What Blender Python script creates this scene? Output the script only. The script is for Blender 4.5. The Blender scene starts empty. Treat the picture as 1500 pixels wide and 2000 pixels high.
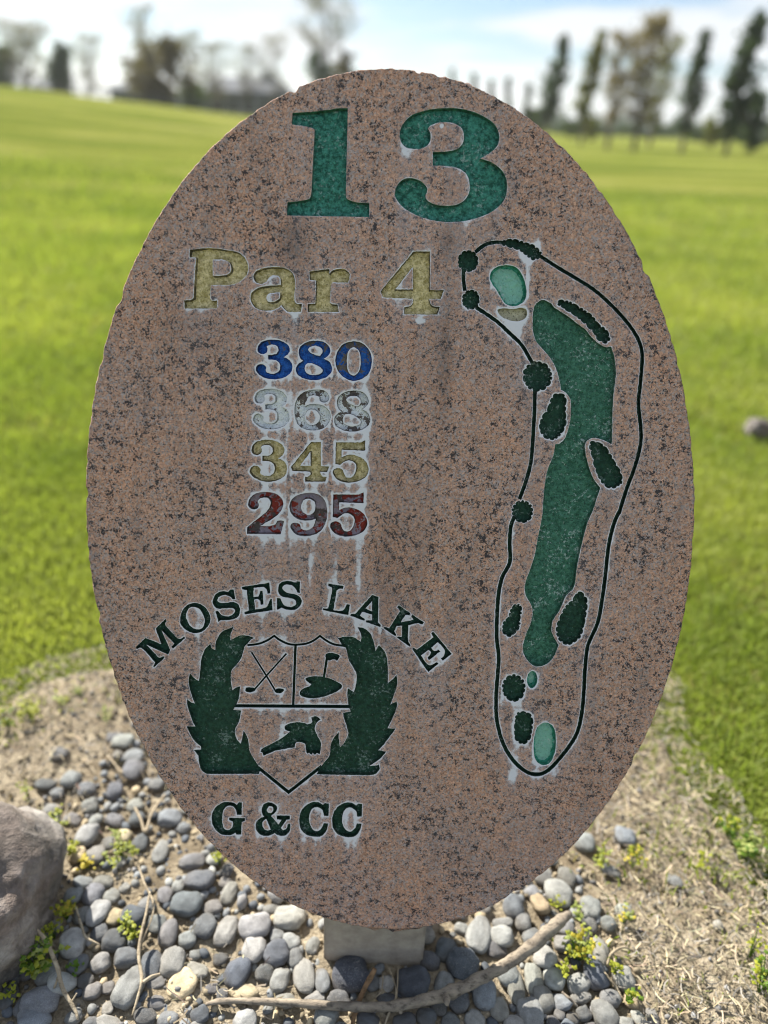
import bpy, math, random
import numpy as np
from mathutils import Vector, Matrix, noise as mnoise, kdtree
from mathutils.geometry import delaunay_2d_cdt

random.seed(7); rng = np.random.default_rng(7)
S = bpy.context.scene
COL = S.collection
R = math.radians

# ------------------------------------------------------------------ camera, world, sun, exposure
FPX = 1444.0                    # focal length in pixels of the 1500 x 2000 photograph
PITCH = R(28.0); ROLL = R(2.6)
LEAN = R(20.0)                  # the slab leans back
DIST = 0.75
c_, s_ = math.cos(PITCH), math.sin(PITCH)
FWD = Vector((0, c_, -s_)); RT = Vector((1, 0, 0)); UPV = Vector((0, s_, c_))
XC = RT*math.cos(ROLL) + UPV*math.sin(ROLL)
YC = UPV*math.cos(ROLL) - RT*math.sin(ROLL)

def ray(px, py):
    return FWD + XC*((px-750)/FPX) + YC*((1000-py)/FPX)

P0r = FWD*DIST                                       # slab centre relative to the camera
U = Vector((1, 0, 0)); V = Vector((0, math.sin(LEAN), math.cos(LEAN))); N = Vector((0, -math.cos(LEAN), math.sin(LEAN)))
def face_uv(px, py):
    r = ray(px, py); t = P0r.dot(N)/r.dot(N); q = r*t-P0r
    return (q.dot(U), q.dot(V))
_b = face_uv(760, 1812)
tip = P0r + U*_b[0] + V*_b[1]
POST_Y = tip.y+0.022
_r = ray(730, 1884); H = -(_r*(POST_Y/_r.y)).z       # camera height so that the post foot stands on z = 0
CAM = Vector((0, 0, H)); P0 = CAM+P0r
def G(px, py, z=0.0):                                # a pixel to the ground
    r = ray(px, py); return CAM + r*((z-H)/r.z)
def PY(px, py, yd):                                  # a pixel to the upright plane at distance yd
    r = ray(px, py); return CAM + r*(yd/r.y)

cd = bpy.data.cameras.new('camera'); cam = bpy.data.objects.new('camera', cd); COL.objects.link(cam)
m = Matrix((XC, YC, -FWD)).transposed().to_4x4(); m.translation = CAM; cam.matrix_world = m
cd.sensor_fit = 'VERTICAL'; cd.sensor_height = 36; cd.sensor_width = 27; cd.lens = 36*FPX/2000
cd.clip_start = 0.02; cd.clip_end = 5000
cd.dof.use_dof = True; cd.dof.focus_distance = 0.75; cd.dof.aperture_fstop = 2.0
S.camera = cam

SUN_AZ = R(-40); SUN_EL = R(38)                      # azimuth from +Y (ahead), negative = left
sdir = Vector((math.sin(SUN_AZ)*math.cos(SUN_EL), math.cos(SUN_AZ)*math.cos(SUN_EL), math.sin(SUN_EL)))
W = bpy.data.worlds.new('World'); S.world = W; W.use_nodes = True
nt = W.node_tree; nt.nodes.clear()
def nn(t, kind, **kw):
    n = t.nodes.new(kind)
    for k, v in kw.items(): setattr(n, k, v)
    return n
def lk(t, a, b): t.links.new(a, b)
sky = nn(nt, 'ShaderNodeTexSky', sky_type='NISHITA', sun_disc=False)
sky.sun_elevation = SUN_EL; sky.sun_rotation = SUN_AZ; sky.air_density = 1.0; sky.dust_density = 0.6; sky.ozone_density = 1.6
tc = nn(nt, 'ShaderNodeTexCoord'); sep = nn(nt, 'ShaderNodeSeparateXYZ'); lk(nt, tc.outputs['Generated'], sep.inputs[0])
zc = nn(nt, 'ShaderNodeMath', operation='MAXIMUM'); lk(nt, sep.outputs[2], zc.inputs[0]); zc.inputs[1].default_value = 0.0
za = nn(nt, 'ShaderNodeMath', operation='ADD'); lk(nt, zc.outputs[0], za.inputs[0]); za.inputs[1].default_value = 0.16
dx = nn(nt, 'ShaderNodeMath', operation='DIVIDE'); dy = nn(nt, 'ShaderNodeMath', operation='DIVIDE')
lk(nt, sep.outputs[0], dx.inputs[0]); lk(nt, za.outputs[0], dx.inputs[1]); lk(nt, sep.outputs[1], dy.inputs[0]); lk(nt, za.outputs[0], dy.inputs[1])
cmb = nn(nt, 'ShaderNodeCombineXYZ'); lk(nt, dx.outputs[0], cmb.inputs[0]); lk(nt, dy.outputs[0], cmb.inputs[1])
mp = nn(nt, 'ShaderNodeMapping'); lk(nt, cmb.outputs[0], mp.inputs[0]); mp.inputs['Scale'].default_value = (0.55, 1.0, 1); mp.inputs['Location'].default_value = (5.3, 0.6, 0); mp.inputs['Rotation'].default_value = (0, 0, 0.3)
cn = nn(nt, 'ShaderNodeTexNoise'); cn.inputs['Scale'].default_value = 1.5; cn.inputs['Detail'].default_value = 7; cn.inputs['Roughness'].default_value = 0.55; cn.inputs['Distortion'].default_value = 0.4
lk(nt, mp.outputs[0], cn.inputs['Vector'])
cr = nn(nt, 'ShaderNodeValToRGB'); cr.color_ramp.elements[0].position = 0.43; cr.color_ramp.elements[1].position = 0.59
lk(nt, cn.outputs[0], cr.inputs[0])
hz = nn(nt, 'ShaderNodeValToRGB'); lk(nt, zc.outputs[0], hz.inputs[0]); hz.color_ramp.elements[0].color = (0.85, 0.85, 0.85, 1); hz.color_ramp.elements[1].position = 0.055; hz.color_ramp.elements[1].color = (0, 0, 0, 1)
hm = nn(nt, 'ShaderNodeMath', operation='MAXIMUM'); lk(nt, cr.outputs[0], hm.inputs[0]); lk(nt, hz.outputs[0], hm.inputs[1])
mx = nn(nt, 'ShaderNodeMix', data_type='RGBA'); lk(nt, hm.outputs[0], mx.inputs[0]); skm = nn(nt, 'ShaderNodeMix', data_type='RGBA', blend_type='MULTIPLY'); skm.inputs[0].default_value = 1.0; lk(nt, sky.outputs[0], skm.inputs[6]); skm.inputs[7].default_value = (0.58, 0.70, 0.84, 1); lk(nt, skm.outputs[2], mx.inputs[6])
CLOUD = mx
mx.inputs[7].default_value = (5.7, 6.05, 6.3, 1)
bg = nn(nt, 'ShaderNodeBackground'); lk(nt, mx.outputs[2], bg.inputs[0]); bg.inputs[1].default_value = 0.060
wo = nn(nt, 'ShaderNodeOutputWorld'); lk(nt, bg.outputs[0], wo.inputs[0])

sl = bpy.data.lights.new('sun', 'SUN'); sl.energy = 5.0; sl.angle = R(0.5); sl.color = (1.0, 0.93, 0.82)
so = bpy.data.objects.new('sun', sl); COL.objects.link(so); so.rotation_euler = sdir.to_track_quat('Z', 'Y').to_euler(); so.location = (0, 0, 8)
S.view_settings.view_transform = 'Standard'; S.view_settings.look = 'None'; S.view_settings.gamma = 1; S.view_settings.use_curve_mapping = False
S.view_settings.exposure = 1.35
S.render.engine = 'CYCLES'
S.cycles.filter_width = 1.0; S.cycles.volume_bounces = 0; S.cycles.max_bounces = 6; S.cycles.use_denoising = True; S.cycles.caustics_reflective = False; S.cycles.caustics_refractive = False

HAZE_D = 0.0004                                      # density of the air built at the end

# ------------------------------------------------------------------ helpers
def mesh_obj(name, verts, faces, mat, parent=None, smooth=False, attrs=None, mats=None, fmat=None):
    me = bpy.data.meshes.new(name)
    verts = np.asarray(verts, dtype=np.float32)
    me.from_pydata(verts.tolist() if len(verts) < 1000 or not isinstance(faces, np.ndarray) else [], [], faces if not isinstance(faces, np.ndarray) else []) if not isinstance(faces, np.ndarray) else fast_mesh(me, verts, faces)
    if mat: me.materials.append(mat)
    if smooth: me.polygons.foreach_set('use_smooth', np.ones(len(me.polygons), dtype=bool))
    if attrs:
        for k, a in attrs.items():
            a = np.asarray(a, dtype=np.float32)
            if a.ndim == 1:
                at = me.attributes.new(k, 'FLOAT', 'POINT'); at.data.foreach_set('value', a)
            else:
                at = me.attributes.new(k, 'FLOAT_COLOR', 'POINT'); at.data.foreach_set('color', a.ravel())
    me.update()
    o = bpy.data.objects.new(name, me); COL.objects.link(o)
    if parent: o.parent = parent
    return o
def fast_mesh(me, v, f):
    k = f.shape[1]; n = len(f)
    me.vertices.add(len(v)); me.vertices.foreach_set('co', v.ravel())
    me.loops.add(n*k); me.loops.foreach_set('vertex_index', f.astype(np.int32).ravel())
    me.polygons.add(n); me.polygons.foreach_set('loop_start', np.arange(0, n*k, k, dtype=np.int32))
    try: me.polygons.foreach_set('loop_total', np.full(n, k, dtype=np.int32))
    except Exception: pass
    me.update(calc_edges=True); me.validate()
def tag(o, label=None, cat=None, group=None, kind=None):
    if label: o['label'] = label
    if cat: o['category'] = cat
    if group: o['group'] = group
    if kind: o['kind'] = kind
    return o
def empty(name, loc, label, cat, group=None, rz=0):
    o = bpy.data.objects.new(name, None); COL.objects.link(o); o.location = loc; o.rotation_euler = (0, 0, rz); o.empty_display_size = 0.05
    return tag(o, label, cat, group)

class NT:
    def __init__(s, name):
        s.m = bpy.data.materials.new(name); s.m.use_nodes = True; s.t = s.m.node_tree; s.t.nodes.clear()
        s.out = s.n('ShaderNodeOutputMaterial'); s.co = s.n('ShaderNodeTexCoord').outputs['Object']
    def n(s, k, **kw):
        q = s.t.nodes.new(k)
        for a, b in kw.items(): setattr(q, a, b)
        return q
    def l(s, a, b): s.t.links.new(a, b)
    def setin(s, inp, v):
        if hasattr(v, 'is_linked') or isinstance(v, bpy.types.NodeSocket): s.l(v, inp)
        else: inp.default_value = v
    def noise(s, scale, detail=4, rough=0.55, vec=None, dist=0.0, out=0):
        q = s.n('ShaderNodeTexNoise'); q.inputs['Scale'].default_value = scale; q.inputs['Detail'].default_value = detail
        q.inputs['Roughness'].default_value = rough; q.inputs['Distortion'].default_value = dist; s.l(vec or s.co, q.inputs['Vector']); return q.outputs[out]
    def vor(s, scale, out='Color', vec=None, feature='F1'):
        q = s.n('ShaderNodeTexVoronoi', feature=feature); q.inputs['Scale'].default_value = scale; s.l(vec or s.co, q.inputs['Vector']); return q.outputs[out]
    def mapv(s, sc=(1, 1, 1), loc=(0, 0, 0), rot=(0, 0, 0), vec=None):
        q = s.n('ShaderNodeMapping'); q.inputs['Scale'].default_value = sc; q.inputs['Location'].default_value = loc; q.inputs['Rotation'].default_value = rot; s.l(vec or s.co, q.inputs[0]); return q.outputs[0]
    def ramp(s, fac, stops, interp='LINEAR'):
        q = s.n('ShaderNodeValToRGB'); e = q.color_ramp; e.interpolation = interp
        while len(e.elements) < len(stops): e.elements.new(0.5)
        for el, (p, c) in zip(e.elements, stops):
            el.position = p; el.color = (c, c, c, 1) if isinstance(c, (int, float)) else (*c, 1)
        s.l(fac, q.inputs[0]); return q.outputs[0]
    def mix(s, f, a, b, mode='MIX'):
        q = s.n('ShaderNodeMix', data_type='RGBA', blend_type=mode)
        s.setin(q.inputs[0], f)
        s.setin(q.inputs[6], a if not isinstance(a, tuple) else (*a, 1)); s.setin(q.inputs[7], b if not isinstance(b, tuple) else (*b, 1)); return q.outputs[2]
    def math(s, op, a, b=0.0, c=None, clamp=False):
        q = s.n('ShaderNodeMath', operation=op, use_clamp=clamp); s.setin(q.inputs[0], a); s.setin(q.inputs[1], b)
        if c is not None: s.setin(q.inputs[2], c)
        return q.outputs[0]
    def attr(s, name, out='Fac'):
        return s.n('ShaderNodeAttribute', attribute_name=name).outputs[out]
    def bsdf(s, color, rough=0.8, spec=0.3, bump=None, bs=0.3, bd=0.001, transl=None, tcol=None):
        p = s.n('ShaderNodeBsdfPrincipled'); s.setin(p.inputs['Base Color'], color if not isinstance(color, tuple) else (*color, 1))
        s.setin(p.inputs['Roughness'], rough); p.inputs['Specular IOR Level'].default_value = spec
        if bump is not None:
            b = s.n('ShaderNodeBump'); b.inputs['Strength'].default_value = bs; b.inputs['Distance'].default_value = bd; s.l(bump, b.inputs['Height']); s.l(b.outputs[0], p.inputs['Normal'])
        sh = p.outputs[0]
        if transl:
            tr = s.n('ShaderNodeBsdfTranslucent'); s.setin(tr.inputs[0], tcol if tcol is not None else color)
            ms = s.n('ShaderNodeMixShader'); ms.inputs[0].default_value = transl; s.l(sh, ms.inputs[1]); s.l(tr.outputs[0], ms.inputs[2]); sh = ms.outputs[0]
        s.l(sh, s.out.inputs['Surface']); return s.m

# ------------------------------------------------------------------ materials of the sign
def granite(name, face=True):
    g = NT(name)
    crystal = g.vor(620, 'Color')                                 # feldspar / quartz grains
    cs = g.n('ShaderNodeSeparateColor'); g.l(crystal, cs.inputs[0])
    n1 = g.noise(300, 4, 0.7)
    big = g.noise(9, 4, 0.6)
    base = g.ramp(n1, [(0.30, (0.235, 0.140, 0.108)), (0.44, (0.41, 0.25, 0.186)), (0.58, (0.52, 0.325, 0.24)), (0.72, (0.62, 0.44, 0.355))])
    grey = g.mix(g.ramp(cs.outputs[1], [(0.62, 0.0), (0.70, 1.0)]), base, (0.36, 0.30, 0.29))
    b2 = g.mix(0.75, grey, g.mix(1.0, grey, g.ramp(cs.outputs[0], [(0.0, 0.70), (1.0, 1.32)]), 'MULTIPLY'))
    warm = g.mix(g.ramp(big, [(0.35, 0.0), (0.65, 1.0)]), g.mix(1.0, b2, (0.94, 0.96, 0.98), 'MULTIPLY'), g.mix(1.0, b2, (1.06, 0.97, 0.88), 'MULTIPLY'))
    # black mica in small ragged flecks, gathered by a broader noise
    f1 = g.noise(400, 6, 0.76, dist=0.3); f2 = g.noise(110, 5, 0.68)
    fm = g.math('ADD', f1, g.math('MULTIPLY', g.math('SUBTRACT', f2, 0.5), 0.85)); fm = g.math('ADD', fm, g.math('MULTIPLY', g.math('SUBTRACT', g.noise(13, 3, 0.6), 0.5), 0.25))
    fleck = g.ramp(fm, [(0.562, 0.0), (0.60, 1.0)])
    f3 = g.noise(420, 3, 0.6); fleck2 = g.ramp(f3, [(0.57, 0.0), (0.66, 0.75)])
    c = g.mix(g.math('MULTIPLY', fleck, 0.93), warm, (0.018, 0.022, 0.030))
    c = g.mix(fleck2, c, (0.060, 0.046, 0.045))
    # weather film running down the face
    st = g.noise(1.0, 5, 0.6, vec=g.mapv((38, 5, 5)))
    c = g.mix(g.math('MULTIPLY', g.ramp(st, [(0.5, 0.0), (0.72, 1.0)]), 0.32), c, (0.13, 0.12, 0.125))
    wn = g.noise(170, 5, 0.7); wn2 = g.noise(45, 4, 0.65)
    if face:
        wh = g.attr('lime')
        k = g.math('ADD', wh, g.math('MULTIPLY', g.math('SUBTRACT', wn, 0.5), 1.3))
        k = g.math('ADD', k, g.math('MULTIPLY', g.math('SUBTRACT', wn2, 0.5), 1.1))
        hard = g.ramp(k, [(0.60, 0.0), (0.90, 1.0)])
        soft = g.math('MULTIPLY', g.math('MULTIPLY', wh, g.ramp(wn2, [(0.3, 0.45), (0.7, 1.0)])), 0.62, clamp=True)
        c = g.mix(soft, c, (0.43, 0.385, 0.42))
        c = g.mix(g.math('MULTIPLY', hard, 0.88), c, (0.68, 0.69, 0.74))
        dk = g.attr('stain')
        c = g.mix(g.math('MULTIPLY', dk, g.ramp(wn2, [(0.3, 0.4), (0.7, 1.0)])), c, (0.075, 0.066, 0.068))
    else:
        c = g.mix(g.ramp(wn2, [(0.45, 0.0), (0.7, 0.55)]), c, (0.20, 0.165, 0.11))
    hb = g.math('ADD', g.math('MULTIPLY', n1, 0.7), g.math('MULTIPLY', wn, 0.5 if face else 3.0))
    return g.bsdf(c, rough=0.75 if face else 0.85, spec=0.18, bump=hb, bs=0.35 if face else 0.8, bd=0.0006 if face else 0.002)
M_FACE = granite('granite_face', True); M_SIDE = granite('granite_side', False)

def paint(name, col, col2, wear=None, wt=0.6, ww=0.04, speck=0.0, rough=0.55, grime=0.55, wear2=None, wt2=0.7, pit=0.4, centre=None):
    g = NT(name)
    n1 = g.noise(260, 5, 0.65); n2 = g.noise(95, 5, 0.7, dist=0.5); n3 = g.noise(60, 4, 0.6, vec=g.mapv(loc=(3, 5, 1))); nb = g.noise(340, 4, 0.65)
    c = g.mix(g.ramp(n1, [(0.38, 0.0), (0.62, 1.0)]), col, col2)
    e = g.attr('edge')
    if centre: c = g.mix(g.math('MULTIPLY', g.ramp(g.math('ADD', g.math('MULTIPLY', e, 0.22), g.math('MULTIPLY', n1, 0.8)), [(0.95, 0.0), (1.6, 1.0)]), 0.7), c, centre)
    if speck:
        c = g.mix(g.math('MULTIPLY', g.ramp(g.math('ADD', g.math('MULTIPLY', nb, 0.6), g.math('MULTIPLY', n3, 0.4)), [(0.55, 0.0), (0.63, 1.0)]), speck), c, (0.42, 0.52, 0.50))
    c = g.mix(g.ramp(g.noise(620, 2, 0.5), [(0.32, pit), (0.42, 0.0)]), c, (0.012, 0.02, 0.018))
    if wear:
        w = g.math('ADD', n2, g.math('MULTIPLY', g.math('SUBTRACT', g.attr('wear'), 0.5), 0.6))
        c = g.mix(g.ramp(w, [(wt, 0.0), (wt+ww, 1.0)]), c, g.mix(n1, tuple(x*0.6 for x in wear), tuple(x*1.25 for x in wear)))
    if wear2:
        c = g.mix(g.ramp(n3, [(wt2, 0.0), (wt2+0.05, 1.0)]), c, g.mix(n1, tuple(x*0.7 for x in wear2), tuple(x*1.2 for x in wear2)))
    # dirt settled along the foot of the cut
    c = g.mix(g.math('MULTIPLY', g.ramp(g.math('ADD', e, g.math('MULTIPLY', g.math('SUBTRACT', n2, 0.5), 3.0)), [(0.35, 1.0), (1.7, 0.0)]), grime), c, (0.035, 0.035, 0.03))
    return g.bsdf(c, rough=rough, spec=0.22, bump=g.math('ADD', n1, g.math('MULTIPLY', nb, 0.6)), bs=1.0, bd=0.0016)
PM = {
 'green':   paint('paint_green', (0.010, 0.080, 0.056), (0.06, 0.27, 0.205), speck=0.5, grime=0.35),
 'dark':    paint('paint_dark_green', (0.006, 0.030, 0.018), (0.018, 0.068, 0.042), speck=0.35, grime=0.30, pit=0.2),
 'fairway': paint('paint_fairway', (0.018, 0.085, 0.052), (0.065, 0.20, 0.135), speck=0.75, grime=0.3, pit=0.75, centre=None),
 'tee':     paint('paint_emerald', (0.02, 0.19, 0.12), (0.06, 0.36, 0.25), speck=0.6, grime=0.2, pit=0.3, centre=(0.30, 0.56, 0.46)),
 'gold':    paint('paint_gold', (0.36, 0.295, 0.11), (0.78, 0.66, 0.37), speck=0.0, grime=0.85, pit=0.5),
 'sand':    paint('paint_sand', (0.40, 0.37, 0.24), (0.60, 0.56, 0.40), grime=0.3, pit=0.8),
 'blue':    paint('paint_blue', (0.008, 0.06, 0.28), (0.03, 0.16, 0.56), wear=(0.17, 0.145, 0.125), wt=0.51, grime=0.7),
 'white':   paint('paint_white', (0.72, 0.76, 0.78), (0.90, 0.92, 0.93), wear=(0.17, 0.14, 0.125), wt=0.45, ww=0.02, grime=0.55, pit=0.3),
 'red':     paint('paint_red', (0.20, 0.022, 0.014), (0.30, 0.045, 0.03), wear=(0.32, 0.27, 0.31), wt=0.47, ww=0.03, grime=0.9, wear2=(0.09, 0.075, 0.07), wt2=0.56),
}

# ------------------------------------------------------------------ the inscription, traced as closed outlines
# 'x,y' smooth point, 'x,y!' corner point; numbers are units of a local drawing grid (ox, oy, scale)
def parse(sx):
    out = []
    for w in sx.split():
        c = w.endswith('!'); a, b = w.rstrip('!').split(','); out.append((float(a), float(b), c))
    return out
def cat(p0, p1, p2, p3, n):
    t = (np.arange(n)/n)[:, None]
    return 0.5*((2*p1)+(-p0+p2)*t+(2*p0-5*p1+4*p2-p3)*t**2+(-p0+3*p1-3*p2+p3)*t**3)
def smooth_loop(pts, closed=True, n=7):
    P = [np.array(p[:2]) for p in pts]; C = [p[2] for p in pts]; L = len(P); out = []
    for i in range(L if closed else L-1):
        j = (i+1) % L
        if C[i] and C[j]: out.append(P[i][None]); continue
        if not closed and i == 0: a = P[0]
        else: a = P[i-1]
        if closed: d = P[(i+2) % L]
        else: d = P[min(i+2, L-1)]
        if C[i]: a = P[i]*1.0
        if C[j]: d = P[j]*1.0
        out.append(cat(a, P[i], P[j], d, n))
    if not closed: out.append(P[-1][None])
    return np.vstack(out)
def stroke(sx, w, n=7):
    L = smooth_loop(parse(sx), closed=False, n=n)
    keep = [0]
    for i in range(1, len(L)):
        if np.hypot(*(L[i]-L[keep[-1]])) > 1e-3: keep.append(i)
    L = L[keep]
    d = np.diff(L, axis=0); d /= np.linalg.norm(d, axis=1)[:, None]
    nrm = np.stack([-d[:, 1], d[:, 0]], 1)
    vn = np.vstack([nrm[:1], nrm[:-1]+nrm[1:], nrm[-1:]]); ln = np.linalg.norm(vn, axis=1)[:, None]; vn = vn/ln
    k = np.ones(len(vn)); k[1:-1] = 1/np.maximum(0.45, (vn[1:-1]*nrm[1:]).sum(1))
    o = vn*(k[:, None])*w/2
    return np.vstack([L+o, (L-o)[::-1]])
def scallop(path, n, bump):
    L = smooth_loop(path, n=10); seg = np.linalg.norm(np.roll(L, -1, 0)-L, axis=1); cum = np.concatenate([[0], np.cumsum(seg)])
    LL = np.vstack([L, L[:1]]); per = cum[-1]; area = 0.5*np.sum(L[:, 0]*np.roll(L[:, 1], -1)-np.roll(L[:, 0], -1)*L[:, 1]); sg = 1 if area > 0 else -1
    rr = random.Random(n); cuts = np.cumsum([rr.uniform(.55, 1.5) for _ in range(n)]); cuts = np.concatenate([[0], cuts/cuts[-1]])*per
    out = []
    for a, b in zip(cuts[:-1], cuts[1:]):
        bmp = bump*rr.uniform(.6, 1.35)
        for t in np.linspace(0, 1, 7)[:-1]:
            s = a+(b-a)*t; x = np.interp(s, cum, LL[:, 0]); y = np.interp(s, cum, LL[:, 1])
            x2 = np.interp((s+0.5) % per, cum, LL[:, 0]); y2 = np.interp((s+0.5) % per, cum, LL[:, 1])
            tx, ty = x2-x, y2-y; l = math.hypot(tx, ty) or 1
            h = bmp*(math.sqrt(max(0, 1-(2*t-1)**2))-0.45)
            out.append((x+sg*ty/l*h, y-sg*tx/l*h))
    return np.array(out)
def ell(cx, cy, rx, ry, ang=0, n=12):
    a = math.radians(ang)
    return [(cx+rx*math.cos(t)*math.cos(a)-ry*math.sin(t)*math.sin(a), cy+rx*math.cos(t)*math.sin(a)+ry*math.sin(t)*math.cos(a), False) for t in np.linspace(0, 2*math.pi, n, endpoint=False)]

THREE = ["130,380 160,280 260,165 430,100 600,72 800,68 980,98 1160,170 1290,270 1345,400 1325,520 1240,610 1115,685! 1250,730 1370,820 1430,930 1440,1060 1400,1200 1260,1330 1060,1415 860,1455 640,1455 420,1410 210,1310 100,1200 68,1110 100,1010 170,940 260,922 370,950 450,1020 465,1080 445,1150 480,1205 580,1250 700,1262 830,1245 930,1180 980,1080 975,950 930,860 830,800 680,775 533,772! 533,605! 700,598 830,565 900,490 912,390 880,310 800,260 700,240 590,250 510,280 475,318! 505,380 505,460 470,520 400,560 310,568 210,550 145,480"]
FOUR = ["775,110! 1100,110! 1100,860! 1370,865! 1310,1040! 1090,1040! 1110,1130 1170,1180 1290,1195! 1245,1345! 590,1340! 590,1200! 700,1180 760,1120 765,1035! 180,1010! 130,890!", "762,415! 768,850! 425,850!"]
EIGHT = ["560,200 575,140 640,85 750,62 860,80 925,150 920,220 855,275! 920,310 950,380 930,450 850,505 740,525 620,505 540,450 530,380 560,330 610,298! 575,260", "670,160 720,125 790,128 835,165 830,215 795,240 730,220 690,195", "630,385 650,335 700,325 770,350 835,395 830,440 760,465 680,455 640,425"]
FIVE = ["1015,80! 1290,82! 1345,58! 1345,175! 1080,165! 1080,250! 1150,222 1240,230 1340,285 1385,380 1350,470 1260,520 1140,535 1040,505 985,440 990,390 1040,370 1090,390 1110,440 1140,475 1200,470 1240,400 1240,330 1190,288 1130,290 1060,335! 1010,325!"]
CC = ["838,220 865,140 930,85 1000,75 1050,100! 1065,85! 1103,88! 1098,200! 1058,200! 1045,150 1000,122 950,140 925,220 945,300 990,335 1035,310 1055,262! 1097,265! 1080,330 1040,375 980,385 900,365 850,310"]
SHAPES = []     # name, label, paint, list of photo-pixel loops, rim strength, drip strength, wear
def add(name, label, pm, g, loops, rim=0.6, drip=0.4, wear=0.5, raw=False):
    ox, oy, sc = g; out = []
    for l in loops:
        L = smooth_loop(parse(l)) if isinstance(l, str) else np.asarray(l, float)
        out.append(L/sc+np.array([ox, oy]))
    SHAPES.append([name, label, pm, out, rim, drip, wear])
def addbox(name, label, pm, g, loops, src, dst, **kw):
    (a, b, c, d), (e, f, h, i) = src, dst; o2 = []
    for l in loops:
        L = smooth_loop(parse(l)); L = np.stack([e+(L[:, 0]-a)/(c-a)*(h-e), f+(L[:, 1]-b)/(d-b)*(i-f)], 1); o2.append(L)
    add(name, label, pm, g, o2, **kw)
B3 = (68, 68, 1442, 1458); B4 = (130, 110, 1370, 1345); B8 = (528, 62, 952, 525); B5 = (985, 58, 1385, 535)
NUM, LET = 'carved_numeral', 'carved_letter'
add(NUM, 'large green numeral 1', 'green', (550, 200, 8.333), ["175,170! 500,148 760,120 920,92 1078,92! 1075,300! 1045,1500! 1060,1560 1130,1600 1250,1628 1428,1638! 1425,1865! 85,1840! 92,1625! 250,1610 430,1575 470,1530 485,1450! 535,500! 525,430 440,400 330,380 165,362!"], rim=.30, drip=.28)
add(NUM, 'large green numeral 3', 'green', (760, 200, 6.25), THREE, rim=.36, drip=.45)
add(LET, 'gold letter P', 'gold', (350, 470, 8.333), ["168,150! 400,122 600,125 750,148 950,185 1060,270 1115,380 1120,480 1080,580 960,680 800,722 650,722 515,730! 500,940! 540,975 620,975! 610,1105! 85,1105! 80,970! 180,965 230,935 235,850! 272,290! 250,275 165,272!", "545,310! 700,308 800,350 845,430 830,510 740,565 545,575!"], rim=.5, drip=.5)
add(LET, 'gold letter a', 'gold', (480, 500, 6.818), ["100,280 130,210 220,165 360,145 500,155 600,205 650,290 655,400 650,590 690,635 750,635! 735,740! 660,745 560,740 500,690 475,655! 430,690 330,725 200,720 100,660 62,560 85,480 180,420 320,395 465,388! 462,310 430,265 360,258 310,290 270,345 200,372 130,345", "275,545 310,500 380,490 455,485! 450,560 400,600 330,615 285,590"], rim=.6, drip=.5)
add(LET, 'gold letter r', 'gold', (480, 500, 6.818), ["845,205! 1115,170! 1115,235! 1150,195 1230,170 1330,180 1385,240 1380,300 1365,355! 1160,350! 1135,380! 1120,620! 1150,640 1220,645! 1240,745! 825,745! 825,640! 900,635 925,610 935,325! 850,318!"], rim=.5, drip=.45)
add(NUM, 'gold numeral 4 after Par', 'gold', (730, 480, 10), FOUR, rim=.5, drip=.45)
g = (490, 655, 6)
addbox(NUM, 'blue numeral 3', 'blue', g, THREE, B3, (57, 50, 485, 515), rim=.85, drip=.7, wear=.36)
add(NUM, 'blue numeral 8', 'blue', g, EIGHT, rim=.85, drip=.7, wear=.42)
add(NUM, 'blue numeral 0 with chipped paint', 'blue', g, ["990,320 1010,200 1080,105 1200,70 1310,95 1390,180 1418,300 1390,430 1320,500 1210,535 1110,505 1030,430", "1125,300 1140,190 1200,140 1265,180 1287,290 1270,410 1205,472 1140,420"], rim=.85, drip=.8, wear=.56)
g = (480, 755, 5.769)
addbox(NUM, 'white numeral 3', 'white', g, THREE, B3, (80, 25, 492, 482), rim=1.0, drip=.85, wear=.26)
add(NUM, 'flaked white numeral 6', 'white', g, ["548,260 570,150 640,70 760,35 880,45 935,100 930,160 880,180 835,160 830,115! 770,98 710,115 675,180 665,225! 720,200 800,198 890,225 945,290 955,350 920,430 850,480 750,495 640,470 570,400", "665,340 690,280 745,258 805,280 835,345 810,410 745,435 690,410"], rim=1.0, drip=.95, wear=.36)
addbox(NUM, 'flaked white numeral 8', 'white', g, EIGHT, B8, (995, 45, 1405, 508), rim=1.0, drip=1.0, wear=.40)
g = (480, 850, 5.769)
addbox(NUM, 'gold numeral 3 of the third row', 'gold', g, THREE, B3, (45, 52, 465, 525), rim=.9, drip=1.0)
addbox(NUM, 'gold numeral 4 of the third row', 'gold', g, FOUR, B4, (508, 78, 940, 525), rim=.9, drip=1.0)
add(NUM, 'gold numeral 5 of the third row', 'gold', g, FIVE, rim=.95, drip=1.0)
g = (470, 950, 5.5556)
add(NUM, 'red numeral 2', 'red', g, ["80,195 100,130 170,75 270,60 380,80 450,140 460,210 420,290 340,355 270,395 215,430! 300,430 370,415 400,375! 425,370! 472,375! 435,520! 70,515! 70,445! 150,380 240,310 300,250 325,180 300,130 250,122 200,140 185,165! 195,200 180,240 130,250 95,230"], rim=.95, drip=1.15, wear=.5)
add(NUM, 'red numeral 9', 'red', g, ["530,240 550,150 620,95 740,70 850,90 920,170 940,300 910,420 840,505 720,540 610,525 545,460 545,415 590,395 640,410 660,460 720,475 790,435 815,350! 760,368 650,365 570,320", "655,225 680,155 735,135 800,165 810,230 785,290 730,310 680,280"], rim=.95, drip=1.1, wear=.55)
addbox(NUM, 'red numeral 5', 'red', g, FIVE, B5, (975, 65, 1375, 545), rim=1.0, drip=1.2, wear=.42)
g = (255, 1130, 7.5)
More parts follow.
